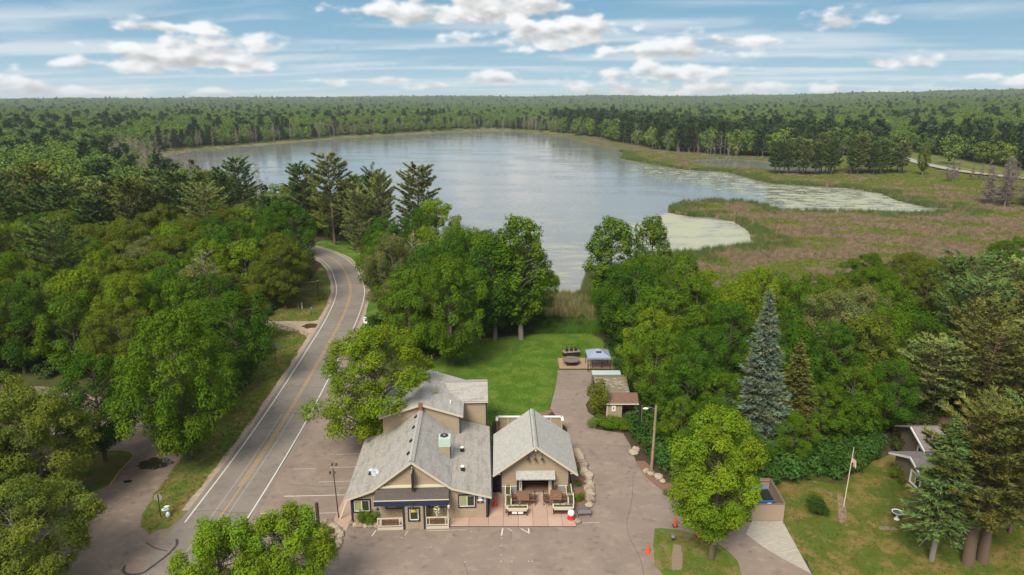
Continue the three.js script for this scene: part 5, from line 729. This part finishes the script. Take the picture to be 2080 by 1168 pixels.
  const np = thing('notice_post', 'pair of wooden posts with a small plaque by the drive', 'sign post', [-42, 0.02, -129.8]); part('post', box(0.14, 1.5, 0.14, 0, 0.75, 0), M.wood, np); part('plaque', box(0.4, 0.5, 0.05, 0, 1.5, 0.08), M.darkWood, np); part('post', box(0.12, 1.3, 0.12, 0.5, 0.65, -0.6), M.white, np);
  const bp = thing('power_pole', 'thin dark power pole at the edge of the road bend', 'utility pole', [-39.5, 0, -135.5]); part('pole', rod([0, 0, 0], [0, 4.4, 0], 0.12, 0.09, 8), M.darkWood, bp); part('insulator', ball(0.12, 0, 4.45, 0), M.white, bp);
  const wire = []; for (let i = 0; i < 30; i++) { const f = (t) => [lerp(-39.5, -57, t), 4.4 - 2.4 * t * (1 - t), lerp(-135.5, -134.5, t)]; wire.push(rod(f(i / 30), f((i + 1) / 30), 0.03, 0.03, 4)); } single('overhead_wire', merge(wire), M.white, 'thin pale wire strung from the power pole into the trees', 'wire');
}
{ // ---------------------------------------------------------------- poles
  const o = thing('utility_pole', 'weathered wooden pole with a street lamp arm beside the driveway', 'utility pole', [15.6, 0, -69]); part('pole', rod([0, -0.1, 0], [0.1, 7.8, 0], 0.17, 0.12, 10), mat([1, 1, 1], 0.9, { map: paint([0.3, 0.2, 0.13], 0.25, 9, 128, 1.5) }), o); part('lamp_arm', merge(rod([0.1, 7.4, 0], [-0.5, 7.75, 0.2], 0.035), rod([-0.5, 7.75, 0.2], [-1.0, 7.75, 0.35], 0.035)), M.steel, o); part('lamp_head', ball(0.17, -1.1, 7.68, 0.38, 1.9, 0.6, 1), M.white, o);
  const d = thing('dark_pole', 'black stained pole with pale conduit beside the tan shed', 'utility pole', [15.5, 0, -76.6]); part('pole', rod([0, -0.1, 0], [0, 4.7, 0], 0.15, 0.12, 8), M.black, d); part('conduit', rod([0.2, 0, 0.1], [0.2, 4.4, 0.1], 0.035), M.steel, d);
  const c = thing('carved_post', 'dark carved wooden post in the mulch below the utility pole', 'post', [17.6, 0.02, -66.2]); part('post', merge(rod([0, 0, 0], [0, 2.0, 0], 0.12, 0.1, 8), ball(0.16, 0, 2.05, 0, 1, 1.3, 1)), M.darkWood, c); part('crossbar', box(0.7, 0.12, 0.1, 0, 1.6, 0), M.darkWood, c);
}
{ // ---------------------------------------------------------------- sheds, gazebo, back deck
  const s = thing('garden_shed', 'small tan shed with brown roof and open bay', 'shed', [14.25, 0, -83.4]);
  part('wall', merge(box(2.0, 2.1, 2.4, -0.95, 1.05, 0), box(1.95, 2.1, 0.1, 1.0, 1.05, -1.15), box(0.1, 2.1, 2.3, 1.92, 1.05, 0)), M.siding, s); part('gable_wall', prism([[-1.2, 2.1], [1.2, 2.1], [-0.2, 2.95]], 0.1, -2.0).rotateY(Math.PI / 2), M.cream, s);
  part('roof_slope', slab([-2.15, 2.08, 1.45], [2.15, 2.08, 1.45], [2.15, 3.0, 0.0], [-2.15, 3.0, 0], 0.1), M.redRoof, s); part('roof_slope', slab([2.15, 2.08, -1.45], [-2.15, 2.08, -1.45], [-2.15, 3.0, 0], [2.15, 3.0, 0], 0.1), M.redRoof, s); part('fascia', box(4.3, 0.14, 0.05, 0, 2.02, 1.48), M.cream, s); part('corner_board', box(0.12, 2.1, 0.06, -1.9, 1.05, 1.23), M.cream, s);
  windowPart(s, -1.05, 1.3, 1.2, 0.5, 0.75, { frame: M.white, panes: 1 }); part('bay_floor', box(1.85, 0.08, 2.2, 0.98, 0.04, 0), M.soil, s);
  const q = thing('weathered_shed', 'weathered shed with curling mossy shingle roof', 'shed', [13.4, 0, -88.2]); part('wall', box(3.6, 1.9, 4.6, 0.3, 0.95, 0), M.darkWood, q); part('roof_slope', slab([-2.1, 2.05, 2.9], [2.4, 2.05, 2.9], [2.4, 3.0, -0.4], [-2.1, 3.0, -0.4], 0.1), M.mossRoof, q); part('roof_slope', slab([2.4, 2.3, -2.9], [-2.1, 2.3, -2.9], [-2.1, 3.0, -0.4], [2.4, 3.0, -0.4], 0.1), M.mossRoof, q);
  const r = rngOf(12), flakes = []; for (let i = 0; i < 46; i++) { const u = r(), v = r(); flakes.push(box(0.28 + 0.3 * r(), 0.025, 0.16, lerp(-1.9, 2.2, u), lerp(2.1, 2.97, v) + 0.045, lerp(2.7, -0.3, v), 0.28 + 0.2 * r(), r() - 0.5)); } part('loose_shingles', merge(flakes), mat([0.3, 0.26, 0.2], 1), q);
  const w = thing('tarp_roof_panel', 'pale blue corrugated panel on posts behind the weathered shed', 'canopy', [13.4, 0, -92.6]); part('sheet', slab([-1.9, 2.0, 1.2], [2.2, 2.0, 1.2], [2.2, 2.2, -0.4], [-1.9, 2.2, -0.4], 0.05), mat([0.42, 0.5, 0.52], 0.5, { bumpMap: corrBump, bumpScale: 0.02 }), w); for (const [x, z] of [[-1.8, 1], [2.1, 1], [-1.8, -0.3], [2.1, -0.3]]) part('post', box(0.1, 2.02, 0.1, x, 1.0, z), M.darkWood, w);
  const dk = thing('timber_deck', 'timber deck at the end of the driveway', 'deck', [11.4, 0, -101]); part('boards', box(8.2, 0.16, 4.4, 0, 0.1, 0), M.deck, dk); part('rim_joist', box(8.24, 0.12, 0.05, 0, 0.07, 2.23), M.darkWood, dk);
  const g = thing('gazebo_canopy', 'blue grey pop-up gazebo canopy over a bar table', 'gazebo', [13.2, 0.18, -99.4]);
  const P = (x, y, z) => new THREE.Vector3(x, y, z), tri = []; const c4 = [P(-1.75, 2.15, 1.75), P(1.75, 2.15, 1.75), P(1.75, 2.15, -1.75), P(-1.75, 2.15, -1.75)], top = P(0, 3.05, 0); for (let i = 0; i < 4; i++) for (const p of [c4[i], c4[(i + 1) % 4], top]) tri.push(p.x, p.y, p.z); const cg = new THREE.BufferGeometry(); cg.setAttribute('position', new THREE.Float32BufferAttribute(tri, 3)); cg.setAttribute('uv', new THREE.Float32BufferAttribute(new Float32Array(24), 2)); cg.computeVertexNormals();
  const can = part('canopy', cg, mat([0.26, 0.3, 0.42], 0.8), g); part('valance', merge(box(3.5, 0.26, 0.03, 0, 2.05, 1.76), box(3.5, 0.26, 0.03, 0, 2.05, -1.76), box(0.03, 0.26, 3.5, 1.76, 2.05, 0), box(0.03, 0.26, 3.5, -1.76, 2.05, 0)), mat([0.24, 0.28, 0.38], 0.8), can); part('vent', box(0.8, 0.08, 0.3, 0, 2.72, 0.75, 0.45), M.black, can);
  for (const [x, z] of [[-1, -1], [1, -1], [-1, 1], [1, 1]]) part('post', box(0.08, 2.1, 0.08, x * 1.7, 1.05, z * 1.7), M.black, g);
  part('railing', merge(box(3.4, 0.08, 0.08, 0, 1.0, 1.7), ...range(11, (i) => box(0.05, 0.95, 0.05, -1.6 + i * 0.32, 0.5, 1.7))), M.darkWood, g);
  const bt = thing('bar_table', 'pale topped bar table under the blue canopy', 'table', [13.1, 0.18, -99.2]); part('top', box(1.6, 0.06, 0.6, 0, 1.12, 0), M.white, bt); for (const [x, z] of [[-1, -1], [1, -1], [-1, 1], [1, 1]]) part('leg', box(0.07, 1.1, 0.07, x * 0.7, 0.55, z * 0.24), M.darkWood, bt);
  const ft = thing('fire_pit_table', 'big round brown fire pit table on the deck', 'fire pit', [9.2, 0.18, -100.6]); part('top', merge(cyl(1.35, 1.35, 0.08, 0, 0.78, 0, 32), cyl(1.2, 1.33, 0.06, 0, 0.71, 0, 32)), mat([0.16, 0.12, 0.1], 0.6), ft); part('pedestal', box(1.5, 0.72, 1.5, 0, 0.36, 0), M.black, ft); part('burner', cyl(0.13, 0.1, 0.16, 0, 0.88, 0, 10), M.brick, ft);
  const tr = thing('plant_cart', 'weathered wooden cart carrying dark flower pots on the lawn', 'cart', [9.55, 0.02, -104.6], 0.22); part('bed', merge(box(2.7, 0.1, 1.0, 0, 0.75, 0), box(2.7, 0.2, 0.06, 0, 0.86, 0.5), box(2.7, 0.2, 0.06, 0, 0.86, -0.5)), mat([0.3, 0.24, 0.18], 0.9), tr); part('skirt', box(2.5, 0.55, 0.8, 0, 0.4, 0), M.black, tr); for (const [x, z] of [[-1.3, 0.45], [1.3, 0.45], [-1.3, -0.45], [1.3, -0.45]]) part('stake', rod([x, 0, z], [x, 1.6, z], 0.035), M.black, tr); for (const x of [-1, 1]) for (const z of [-0.5, 0.5]) part('wheel', cyl(0.3, 0.3, 0.08, x, 0.3, z * 1.1, 14, Math.PI / 2), M.black, tr);
  for (const [x, z] of [[-0.75, 0], [0, 0.05], [0.75, -0.02]]) { const pot = thing('flower_pot', 'dark pot with plants standing on the cart', 'flower pot', [9.55 + x * 0.97 + z * 0.2, 0.83, -104.6 - x * 0.21], 0.2, 'pots on the plant cart'); part('pot', cyl(0.2, 0.27, 0.4, 0, 0.2, 0, 14), M.black, pot); const L = new Leaves(), rr = rngOf(40 + x * 10); for (let i = 0; i < 50; i++) L.blade((rr() - 0.5) * 0.3, 0.4, (rr() - 0.5) * 0.3, rr() - 0.5, 1.5, rr() - 0.5, 0.45, 0.06, rr, tone(rr)); part('plant', L.geometry(), needleMat([0.06, 0.12, 0.03]), pot); }
}
{ // ---------------------------------------------------------------- dumpster in its board enclosure
  const e = thing('dumpster_enclosure', 'tan board fence enclosure round the blue dumpster', 'fence', [25.1, 0, -61.6], 0.0);
  const wall = (n, x1, z1, x2, z2) => { const len = Math.hypot(x2 - x1, z2 - z1), cnt = Math.round(len / 0.2), a = -Math.atan2(z2 - z1, x2 - x1); for (let i = 0; i < cnt; i++) { const t = (i + 0.5) / cnt; part('board', box(len / cnt - 0.012, 1.82, 0.03, 0, 0, 0).rotateY(a).translate(lerp(x1, x2, t), 0.95, lerp(z1, z2, t)), M.board, e); } part('rail', merge(...[0.5, 1.6].map((y) => box(len, 0.09, 0.06, 0, 0, 0).translate(0, 0, -0.05).rotateY(a).translate((x1 + x2) / 2, y, (z1 + z2) / 2))), M.boardDark, e); part('cap', box(len + 0.08, 0.05, 0.12).rotateY(a).translate((x1 + x2) / 2, 1.885, (z1 + z2) / 2), M.boardDark, e); };
  M.board = mat([1, 1, 1], 0.9, { map: paint([0.36, 0.27, 0.2], 0.12, 7, 128, 1.7) }); M.boardDark = mat([0.2, 0.13, 0.1], 0.9);
  wall('front', -1.6, 2.25, 1.55, 2.25); wall('side', 1.58, 2.2, 1.85, -2.4); wall('rear', 1.8, -2.45, -1.6, -2.45); wall('side', -1.6, -2.4, -1.6, 2.2);
  const d = thing('dumpster', 'blue dumpster with black ribbed lids inside the board fence', 'dumpster', [25.3, 0.02, -61.9], 0.05); part('bin', prism([[-0.95, 0.15], [0.85, 0.15], [1.0, 1.15], [-0.95, 1.45]], 1.9, -0.95).rotateY(-Math.PI / 2), M.blue, d);
  for (const x of [-0.47, 0.47]) { const ribs = [box(0.9, 0.04, 1.55, x, 1.36, 0.1, 0.15)]; for (let i = 0; i < 6; i++) ribs.push(box(0.05, 0.05, 1.5, x - 0.36 + i * 0.145, 1.4, 0.1, 0.15)); part('lid', merge(ribs), M.black, d); } part('rear_rim', box(1.9, 0.3, 0.3, 0, 1.4, -0.85), mat([0.06, 0.22, 0.5], 0.5), d); part('label_plate', box(0.4, 0.3, 0.02, 0.45, 0.85, 0.99), M.white, d); for (const x of [-0.8, 0.8]) part('wheel', cyl(0.1, 0.1, 0.08, x, 0.1, 0.7, 10, 0, 0, Math.PI / 2), M.black, d);
}
{ // ---------------------------------------------------------------- flagpole, flag, birdbath
  const p = thing('flagpole', 'slender white flagpole leaning slightly in the yard', 'flagpole', [33.75, 0, -61.8]); part('pole', rod([0, -0.05, 0], [0.18, 6.6, 0], 0.055, 0.035, 8), mat([0.62, 0.56, 0.42], 0.5), p); part('finial', ball(0.07, 0.18, 6.66, 0), M.steel, p);
  const cv = document.createElement('canvas'); cv.width = 190; cv.height = 100; const c = cv.getContext('2d'); for (let i = 0; i < 13; i++) { c.fillStyle = i % 2 ? '#e9e4dc' : '#96222f'; c.fillRect(0, (i * 100) / 13, 190, 100 / 13 + 1); } c.fillStyle = '#1f2a55'; c.fillRect(0, 0, 76, 54); c.fillStyle = '#eeeeee'; for (let i = 0; i < 9; i++) for (let j = 0; j < (i % 2 ? 5 : 6); j++) { c.beginPath(); c.arc(7 + j * 12.6 + (i % 2 ? 6.3 : 0), 6 + i * 5.3, 1.8, 0, 6.3); c.fill(); }
  const ft = new THREE.CanvasTexture(cv); ft.colorSpace = THREE.SRGBColorSpace; const fg = new THREE.PlaneGeometry(1.75, 1.0, 24, 12), q = fg.attributes.position; // limp flag: the fly end hangs down along the pole in folds
  for (let i = 0; i < q.count; i++) { const u = q.getX(i) / 1.75 + 0.5, v = q.getY(i); q.setXYZ(i, 0.03 + u * 0.5 + 0.05 * Math.sin(u * 9), v * (1 - 0.25 * u) - u * u * 0.3 - u * 0.75, 0.13 * Math.sin(u * 11 + v) * (0.3 + u)); } fg.computeVertexNormals();
  const f = thing('flag', 'limp american flag with red and white stripes hanging from the flagpole', 'flag', [33.9, 5.55, -61.78]); part('cloth', fg, mat([1, 1, 1], 0.85, { map: ft }), f); part('halyard', rod([0.0, -0.9, 0], [0.02, 0.6, 0], 0.008, 0.008, 4), M.white, f);
  const b = thing('birdbath', 'white stone birdbath on the yard grass', 'birdbath', [37.95, 0.01, -59.6]); part('pedestal', clean(new THREE.LatheGeometry([[0.0, 0], [0.3, 0], [0.26, 0.08], [0.12, 0.2], [0.11, 0.55], [0.2, 0.68], [0, 0.68]].map(([x, y]) => new THREE.Vector2(x, y)), 18)), M.white, b); part('bowl', clean(new THREE.LatheGeometry([[0.12, 0.66], [0.45, 0.74], [0.56, 0.86], [0.5, 0.88], [0.42, 0.8], [0, 0.76]].map(([x, y]) => new THREE.Vector2(x, y)), 24)), M.white, b); part('water', clean(new THREE.CircleGeometry(0.44, 20).rotateX(-Math.PI / 2).translate(0, 0.825, 0)), puddle, b);
}
{ // ---------------------------------------------------------------- house behind the pines
  const h = thing('house', 'low house with purple grey shingle roofs and white trim behind the pines', 'house', [42.2, 0, -61.6]);
  const W = mat([1, 1, 1], 0.9, { map: paint([0.2, 0.15, 0.11], 0.1, 6, 128, 3), bumpMap: lapBump, bumpScale: 0.025 });
  part('wall', prism([[0.4, 0], [0.4, 2.55], [3.4, 3.55], [6.6, 2.55], [6.6, 0]], 15, 0.0).rotateY(Math.PI / 2), W, h); part('brick_base', merge(box(0.12, 0.9, 6.1, -0.07, 0.45, -3.5), box(15, 0.7, 0.12, 7.5, 0.35, -0.33)), M.brick, h);
  const R1 = 3.7; part('roof_slope', slab([-0.4, 2.45, 0.3], [15.6, 2.45, 0.3], [15.6, R1, -3.4], [-0.5, R1, -3.4], 0.14), M.purpleRoof, h); part('roof_slope', slab([15.6, 2.45, -7.2], [-0.4, 2.45, -7.2], [-0.5, R1, -3.4], [15.6, R1, -3.4], 0.14), M.purpleRoof, h);
  part('fascia', merge(box(4.1, 0.2, 0.08, 0, 0, 0, 0, 0, 0.385).rotateY(Math.PI / 2).translate(-0.46, 3.0, -1.55), box(4.1, 0.2, 0.08, 0, 0, 0, 0, 0, -0.385).rotateY(Math.PI / 2).translate(-0.46, 3.0, -5.3), box(16.5, 0.18, 0.06, 7.35, 2.38, 0.33)), M.white, h);
  part('rear_wall', prism([[6.7, 0], [6.7, 2.9], [9.4, 4.1], [12.1, 2.9], [12.1, 0]], 11, 3.6).rotateY(Math.PI / 2), W, h); part('rear_roof_slope', slab([2.9, 2.95, -6.3], [14.8, 2.95, -6.3], [14.8, 4.35, -9.4], [2.9, 4.35, -9.4], 0.14), M.purpleRoof, h); part('rear_roof_slope', slab([14.8, 2.95, -12.5], [2.9, 2.95, -12.5], [2.9, 4.35, -9.4], [14.8, 4.35, -9.4], 0.14), M.purpleRoof, h); part('rear_fascia', box(3.4, 0.2, 0.08, 0, 0, 0, 0, 0, 0.42).rotateY(Math.PI / 2).translate(2.86, 3.55, -7.85), M.white, h);
  windowPart(h, -0.0, 1.65, -2.6, 1.9, 1.5, { frame: M.white, turn: -Math.PI / 2 }); windowPart(h, 5.2, 1.55, -0.4, 1.9, 1.35, { frame: M.white, panes: 1 }); windowPart(h, 9.6, 1.55, -0.4, 1.4, 1.2, { frame: M.white }); windowPart(h, 3.6, 2.0, -8.2, 0.9, 0.9, { frame: M.white, panes: 1, turn: -Math.PI / 2 });
}
// ---------------------------------------------------------------- ground cover: reeds, rough grass, undergrowth, lily pads
function tuft(seed, n, h, spread, wid, lean = 0.5) { const r = rngOf(seed), L = new Leaves(); for (let i = 0; i < n; i++) { const a = r() * 6.283, k = spread * Math.sqrt(r()); L.blade(Math.cos(a) * k, 0, Math.sin(a) * k, (r() - 0.5) * lean, 1, (r() - 0.5) * lean, h * (0.55 + 0.6 * r()), wid * (0.7 + 0.6 * r()), r, tone(r, 0.3)); } return L.geometry(); }
function scatter(name, label, g, material, list) {
  const im = shadowed(new THREE.InstancedMesh(g, material, list.length)), m = new THREE.Matrix4(), q = new THREE.Quaternion(), up = new THREE.Vector3(0, 1, 0), c = new THREE.Color(); im.name = numbered(name);
  list.forEach(([x, y, z, s, sy, a, col], i) => { m.compose(new THREE.Vector3(x, y, z), q.setFromAxisAngle(up, a), new THREE.Vector3(s, sy, s)); im.setMatrixAt(i, m); im.setColorAt(i, c.setRGB(...col)); }); scene.add(im); return tag(im, label, undefined, undefined, 'stuff');
}
const bladeMat = dull([1, 1, 1], { vertexColors: true });
{
  const r = rngOf(1234), list = [], brown = [];
  const tries = 150000;
  for (let i = 0; i < tries; i++) {
    const z = -128 - 480 * Math.pow(r(), 1.7), x = 5 + 290 * r(); if (!inMarsh(x, z) || Math.abs(x / z) > 0.86) continue;
    if (inside(LAKE, x, z) || inside(POND, x, z)) continue;
    const e = Math.min(edgeDistance(LAKE, x, z), 60), n = fbm(x / 26, z / 18, 3), near = smooth(12 + 16 * n, 3 + 6 * n, e), meadow = smooth(0.03, 0.32, n + 0.25 * smooth(170, 240, x) + (z > -175 && z < -140 ? 0.12 : 0) + 0.3 * smooth(-330, -370, z)), green = Math.max(near * 0.85, meadow), f = 0.75 + 0.5 * r();
    const s = (0.8 + 0.5 * r()) * (1 + 0.0016 * (-z - 130)), h = lerp(0.85, 1.5, near) * (0.8 + 0.4 * r()) * (meadow > 0.5 && near < 0.3 ? 0.55 : 1);
    const gcol = near > 0.5 ? [0.1, 0.135, 0.035] : [0.15, 0.18, 0.03], bcol = [0.26, 0.185, 0.125];
    const t = r() < green ? gcol : r() < 0.8 ? bcol : [0.17, 0.14, 0.07];
    (t === bcol ? brown : list).push([x, height(x, z), z, s, h, r() * 6.28, [t[0] * f, t[1] * f, t[2] * f]]);
  }
  // reed beds in the shallows off the lawn, with standing water between
  for (let i = 0; i < 5200; i++) { const x = -2 + 24 * r(), z = -127 - 26 * r(), y = height(x, z); if (y > -2.6 || fbm(x / 4, z / 3, 3) < -0.12) continue; const f = 0.8 + 0.5 * r(); list.push([x, Math.max(y, WATER - 0.1), z, 0.55, 1.1 * (0.7 + 0.6 * r()), r() * 6.28, r() < 0.6 ? [0.13 * f, 0.16 * f, 0.04 * f] : [0.3 * f, 0.23 * f, 0.13 * f]]); }
  for (let i = 0; i < 420; i++) { const a = r() * 6.28, k = Math.sqrt(r()), x = 9.2 + 2.4 * k * Math.cos(a), z = -163 + 3.4 * k * Math.sin(a), f = 0.8 + 0.4 * r(); list.push([x, WATER - 0.1, z, 0.5, 1.6, r() * 6.28, [0.13 * f, 0.14 * f, 0.04 * f]]); }
  // sedge strip round the far shore
  for (let i = 0; i < 60000; i++) { const k = Math.floor(r() * 20), [x1, z1] = LAKE[k], [x2, z2] = LAKE[k + 1], t = r(), d = Math.pow(r(), 1.2) * 20, l = Math.hypot(x2 - x1, z2 - z1), x = lerp(x1, x2, t) + ((z2 - z1) / l) * d * -1, z = lerp(z1, z2, t) + ((x2 - x1) / l) * d; if (inside(LAKE, x, z)) continue; const f = 0.8 + 0.5 * r(); list.push([x, height(x, z), z, 2.0, 0.9, r() * 6.28, d < 3 ? [0.2 * f, 0.15 * f, 0.09 * f] : r() < 0.7 ? [0.13 * f, 0.16 * f, 0.035 * f] : [0.24 * f, 0.19 * f, 0.1 * f]]); }
  scatter('reeds', 'green reeds and sedges fringing the lake and marsh', tuft(1, 26, 1.35, 0.55, 0.075), bladeMat, list);
  scatter('dead_reeds', 'pinkish brown dead reeds covering the marsh', tuft(2, 26, 1.0, 0.62, 0.085, 1.1), bladeMat, brown);
}
{
  const r = rngOf(4321), list = [];
  const zones = [[[[-36, -58.2], [-37.5, -63.5], [-38.4, -72.9], [-40, -90], [-44, -121.5], [-36, -115.8], [-34.2, -90.5], [-33.2, -77.2], [-33.3, -60.5], [-34.4, -57.3]], 9000, [0.13, 0.15, 0.03], 1], [[[26.3, -66], [38.3, -69], [60, -74], [60, -40], [33, -40], [26.6, -51.4]], 15000, [0.12, 0.13, 0.025], 0.8], [[[-48, -138], [-46, -158], [-37, -134], [-37, -123], [-45, -123]], 3500, [0.14, 0.14, 0.035], 1], [[[13.8, -57.6], [18.5, -56], [20, -53], [18, -49.5], [13.3, -52]], 2200, [0.12, 0.15, 0.03], 0.8], [[[13, -116.5], [16.5, -105.2], [7.2, -103.5], [7.2, -98.8], [6.2, -91.4], [5.1, -85], [-2.2, -82], [-12, -82], [-9.4, -111], [2.1, -114]], 22000, [0.095, 0.17, 0.018], 0.6]];
  for (const [poly, n, c, s] of zones) { const xs = poly.map((p) => p[0]), zs = poly.map((p) => p[1]); for (let i = 0; i < n; i++) { const x = lerp(Math.min(...xs), Math.max(...xs), r()), z = lerp(Math.min(...zs), Math.max(...zs), r()); if (!inside(poly, x, z) || inside([[14, -56], [16, -55.5], [15, -51.8], [14, -51.8]], x, z)) continue; const f = 0.7 + 0.6 * r(), d = fbm(x / 4, z / 4, 2) > 0.12 ? 1.35 : 1; list.push([x, 0.01, z, s * (0.7 + 0.6 * r()), s * (0.6 + 0.6 * r()), r() * 6.28, [c[0] * f * d, c[1] * f, c[2] * f]]); } }
  for (let i = 0; i < 3600; i++) { const x = 0.5 + 16 * r(), z = -115.5 - 14 * r(), y = height(x, z), f = 0.75 + 0.5 * r(); list.push([x, y, z, 2.4, 3.5 + 3 * r(), r() * 6.28, z > -123 ? [0.07 * f, 0.15 * f, 0.02 * f] : [0.16 * f, 0.17 * f, 0.05 * f]]); }
  scatter('grass', 'tufts of grass over lawn, yard and verges', tuft(3, 14, 0.17, 0.2, 0.028, 0.9), bladeMat, list);
}
{ // leafy undergrowth along the edges of the woods
  const r = rngOf(777), g = range(2, (i) => shrubGeometry({ seed: 851 + i, R: 1, H: 1.1, leaves: 420, size: 0.24, n: 7 }).crown), lists = [[], []];
  const add = (x, z, s, h, c) => { const f = 0.75 + 0.5 * r(); lists[Math.floor(r() * 2)].push([x, height(x, z) - 0.05, z, s, h, r() * 6.28, [c[0] * f, c[1] * f, c[2] * f]]); };
  const zone = (poly, n, s0, s1, c) => { const xs = poly.map((p) => p[0]), zs = poly.map((p) => p[1]); for (let i = 0; i < n; i++) { const x = lerp(Math.min(...xs), Math.max(...xs), r()), z = lerp(Math.min(...zs), Math.max(...zs), r()); if (inside(poly, x, z)) { const s = lerp(s0, s1, r()); add(x, z, s, s * (0.8 + 0.6 * r()), c); } } };
  const A = [0.06, 0.125, 0.022], B = [0.095, 0.15, 0.025];
  zone([[15.2, -79], [16.6, -71.5], [18, -67.5], [21, -64], [24.5, -64.5], [28, -66.5], [33, -67.5], [37.5, -68], [41, -71], [43.5, -76], [38, -80], [30, -77], [22, -78], [17, -81]], 900, 0.8, 1.7, A);
  zone([[16.5, -84], [44, -78], [60, -84], [62, -118], [20, -126], [16.5, -110]], 1500, 0.7, 1.6, [0.05, 0.1, 0.02]);
  zone([[-40.2, -76], [-38.3, -90], [-40.5, -103], [-44, -117], [-58, -117], [-56, -90], [-44, -78]], 800, 0.7, 1.7, B);
  zone([[-47, -124], [-48, -140], [-47, -158], [-66, -160], [-66, -124]], 500, 0.8, 1.6, A);
  zone([[-64, -95], [-62, -240], [-200, -240], [-120, -95]], 2600, 0.8, 1.8, [0.065, 0.1, 0.024]);
  zone([[-26, -112], [-24, -136], [-30, -160], [-36, -178], [-14, -196], [-2, -160], [4, -132], [6, -119], [-3, -116], [-9.5, -113], [-12, -104], [-17, -100]], 900, 0.8, 1.8, A);
  zone([[3, -115.5], [14, -119], [16, -128], [6, -129], [0, -126]], 120, 0.5, 1.1, B);
  zone([[44, -72], [60, -74], [90, -84], [100, -125], [64, -124], [60, -90]], 700, 0.8, 1.7, [0.07, 0.095, 0.022]);
  zone([[20, -124], [34, -122], [62, -126], [60, -140], [40, -150], [26, -152], [18, -144]], 320, 0.8, 1.7, B);
  lists.forEach((l, i) => scatter(i ? 'undergrowth_brush' : 'undergrowth', i ? 'low leafy brush filling the edges of the woods' : 'leafy undergrowth beneath and beside the trees', g[i], leafMat([1, 1, 1]), l));
}
{ // lily pads and floating weed rafts
  const r = rngOf(55), list = []; const shape = new THREE.BufferGeometry(), pos = []; const R = range(11, () => 0.7 + 0.5 * r()); for (let i = 0; i < 11; i++) { const a = (i / 11) * 6.283, b = ((i + 1) / 11) * 6.283, q = R[(i + 1) % 11]; pos.push(0, 0.02, 0, Math.cos(b) * q, 0, Math.sin(b) * q, Math.cos(a) * R[i], 0, Math.sin(a) * R[i]); } shape.setAttribute('position', new THREE.Float32BufferAttribute(pos, 3)); shape.setAttribute('color', new THREE.Float32BufferAttribute(pos.map(() => 1), 3));
  for (let i = 0; i < 26000; i++) { const x = 70 + 115 * r(), z = -262 - 265 * r(); if (!inside(LILY, x, z) || !inside(LAKE, x, z) || edgeDistance(LILY, x, z) < 9 * r() - 12 * fbm(x / 9, z / 6, 3) - 3 || fbm(x / 14, z / 7, 3) < -0.12 + 0.1 * r()) continue; const f = 0.8 + 0.4 * r(), dark = r() < 0.18; list.push([x, WATER + 0.012 + 0.02 * r(), z, 0.2 + 0.5 * r() * r(), 1, r() * 6.28, dark ? [0.1 * f, 0.1 * f, 0.05 * f] : [0.33 * f, 0.36 * f, 0.2 * f]]); }
  scatter('lily_pads', 'pale green lily pads covering the inlet', shape, bladeMat, list);
}
renderer.render(scene, camera);
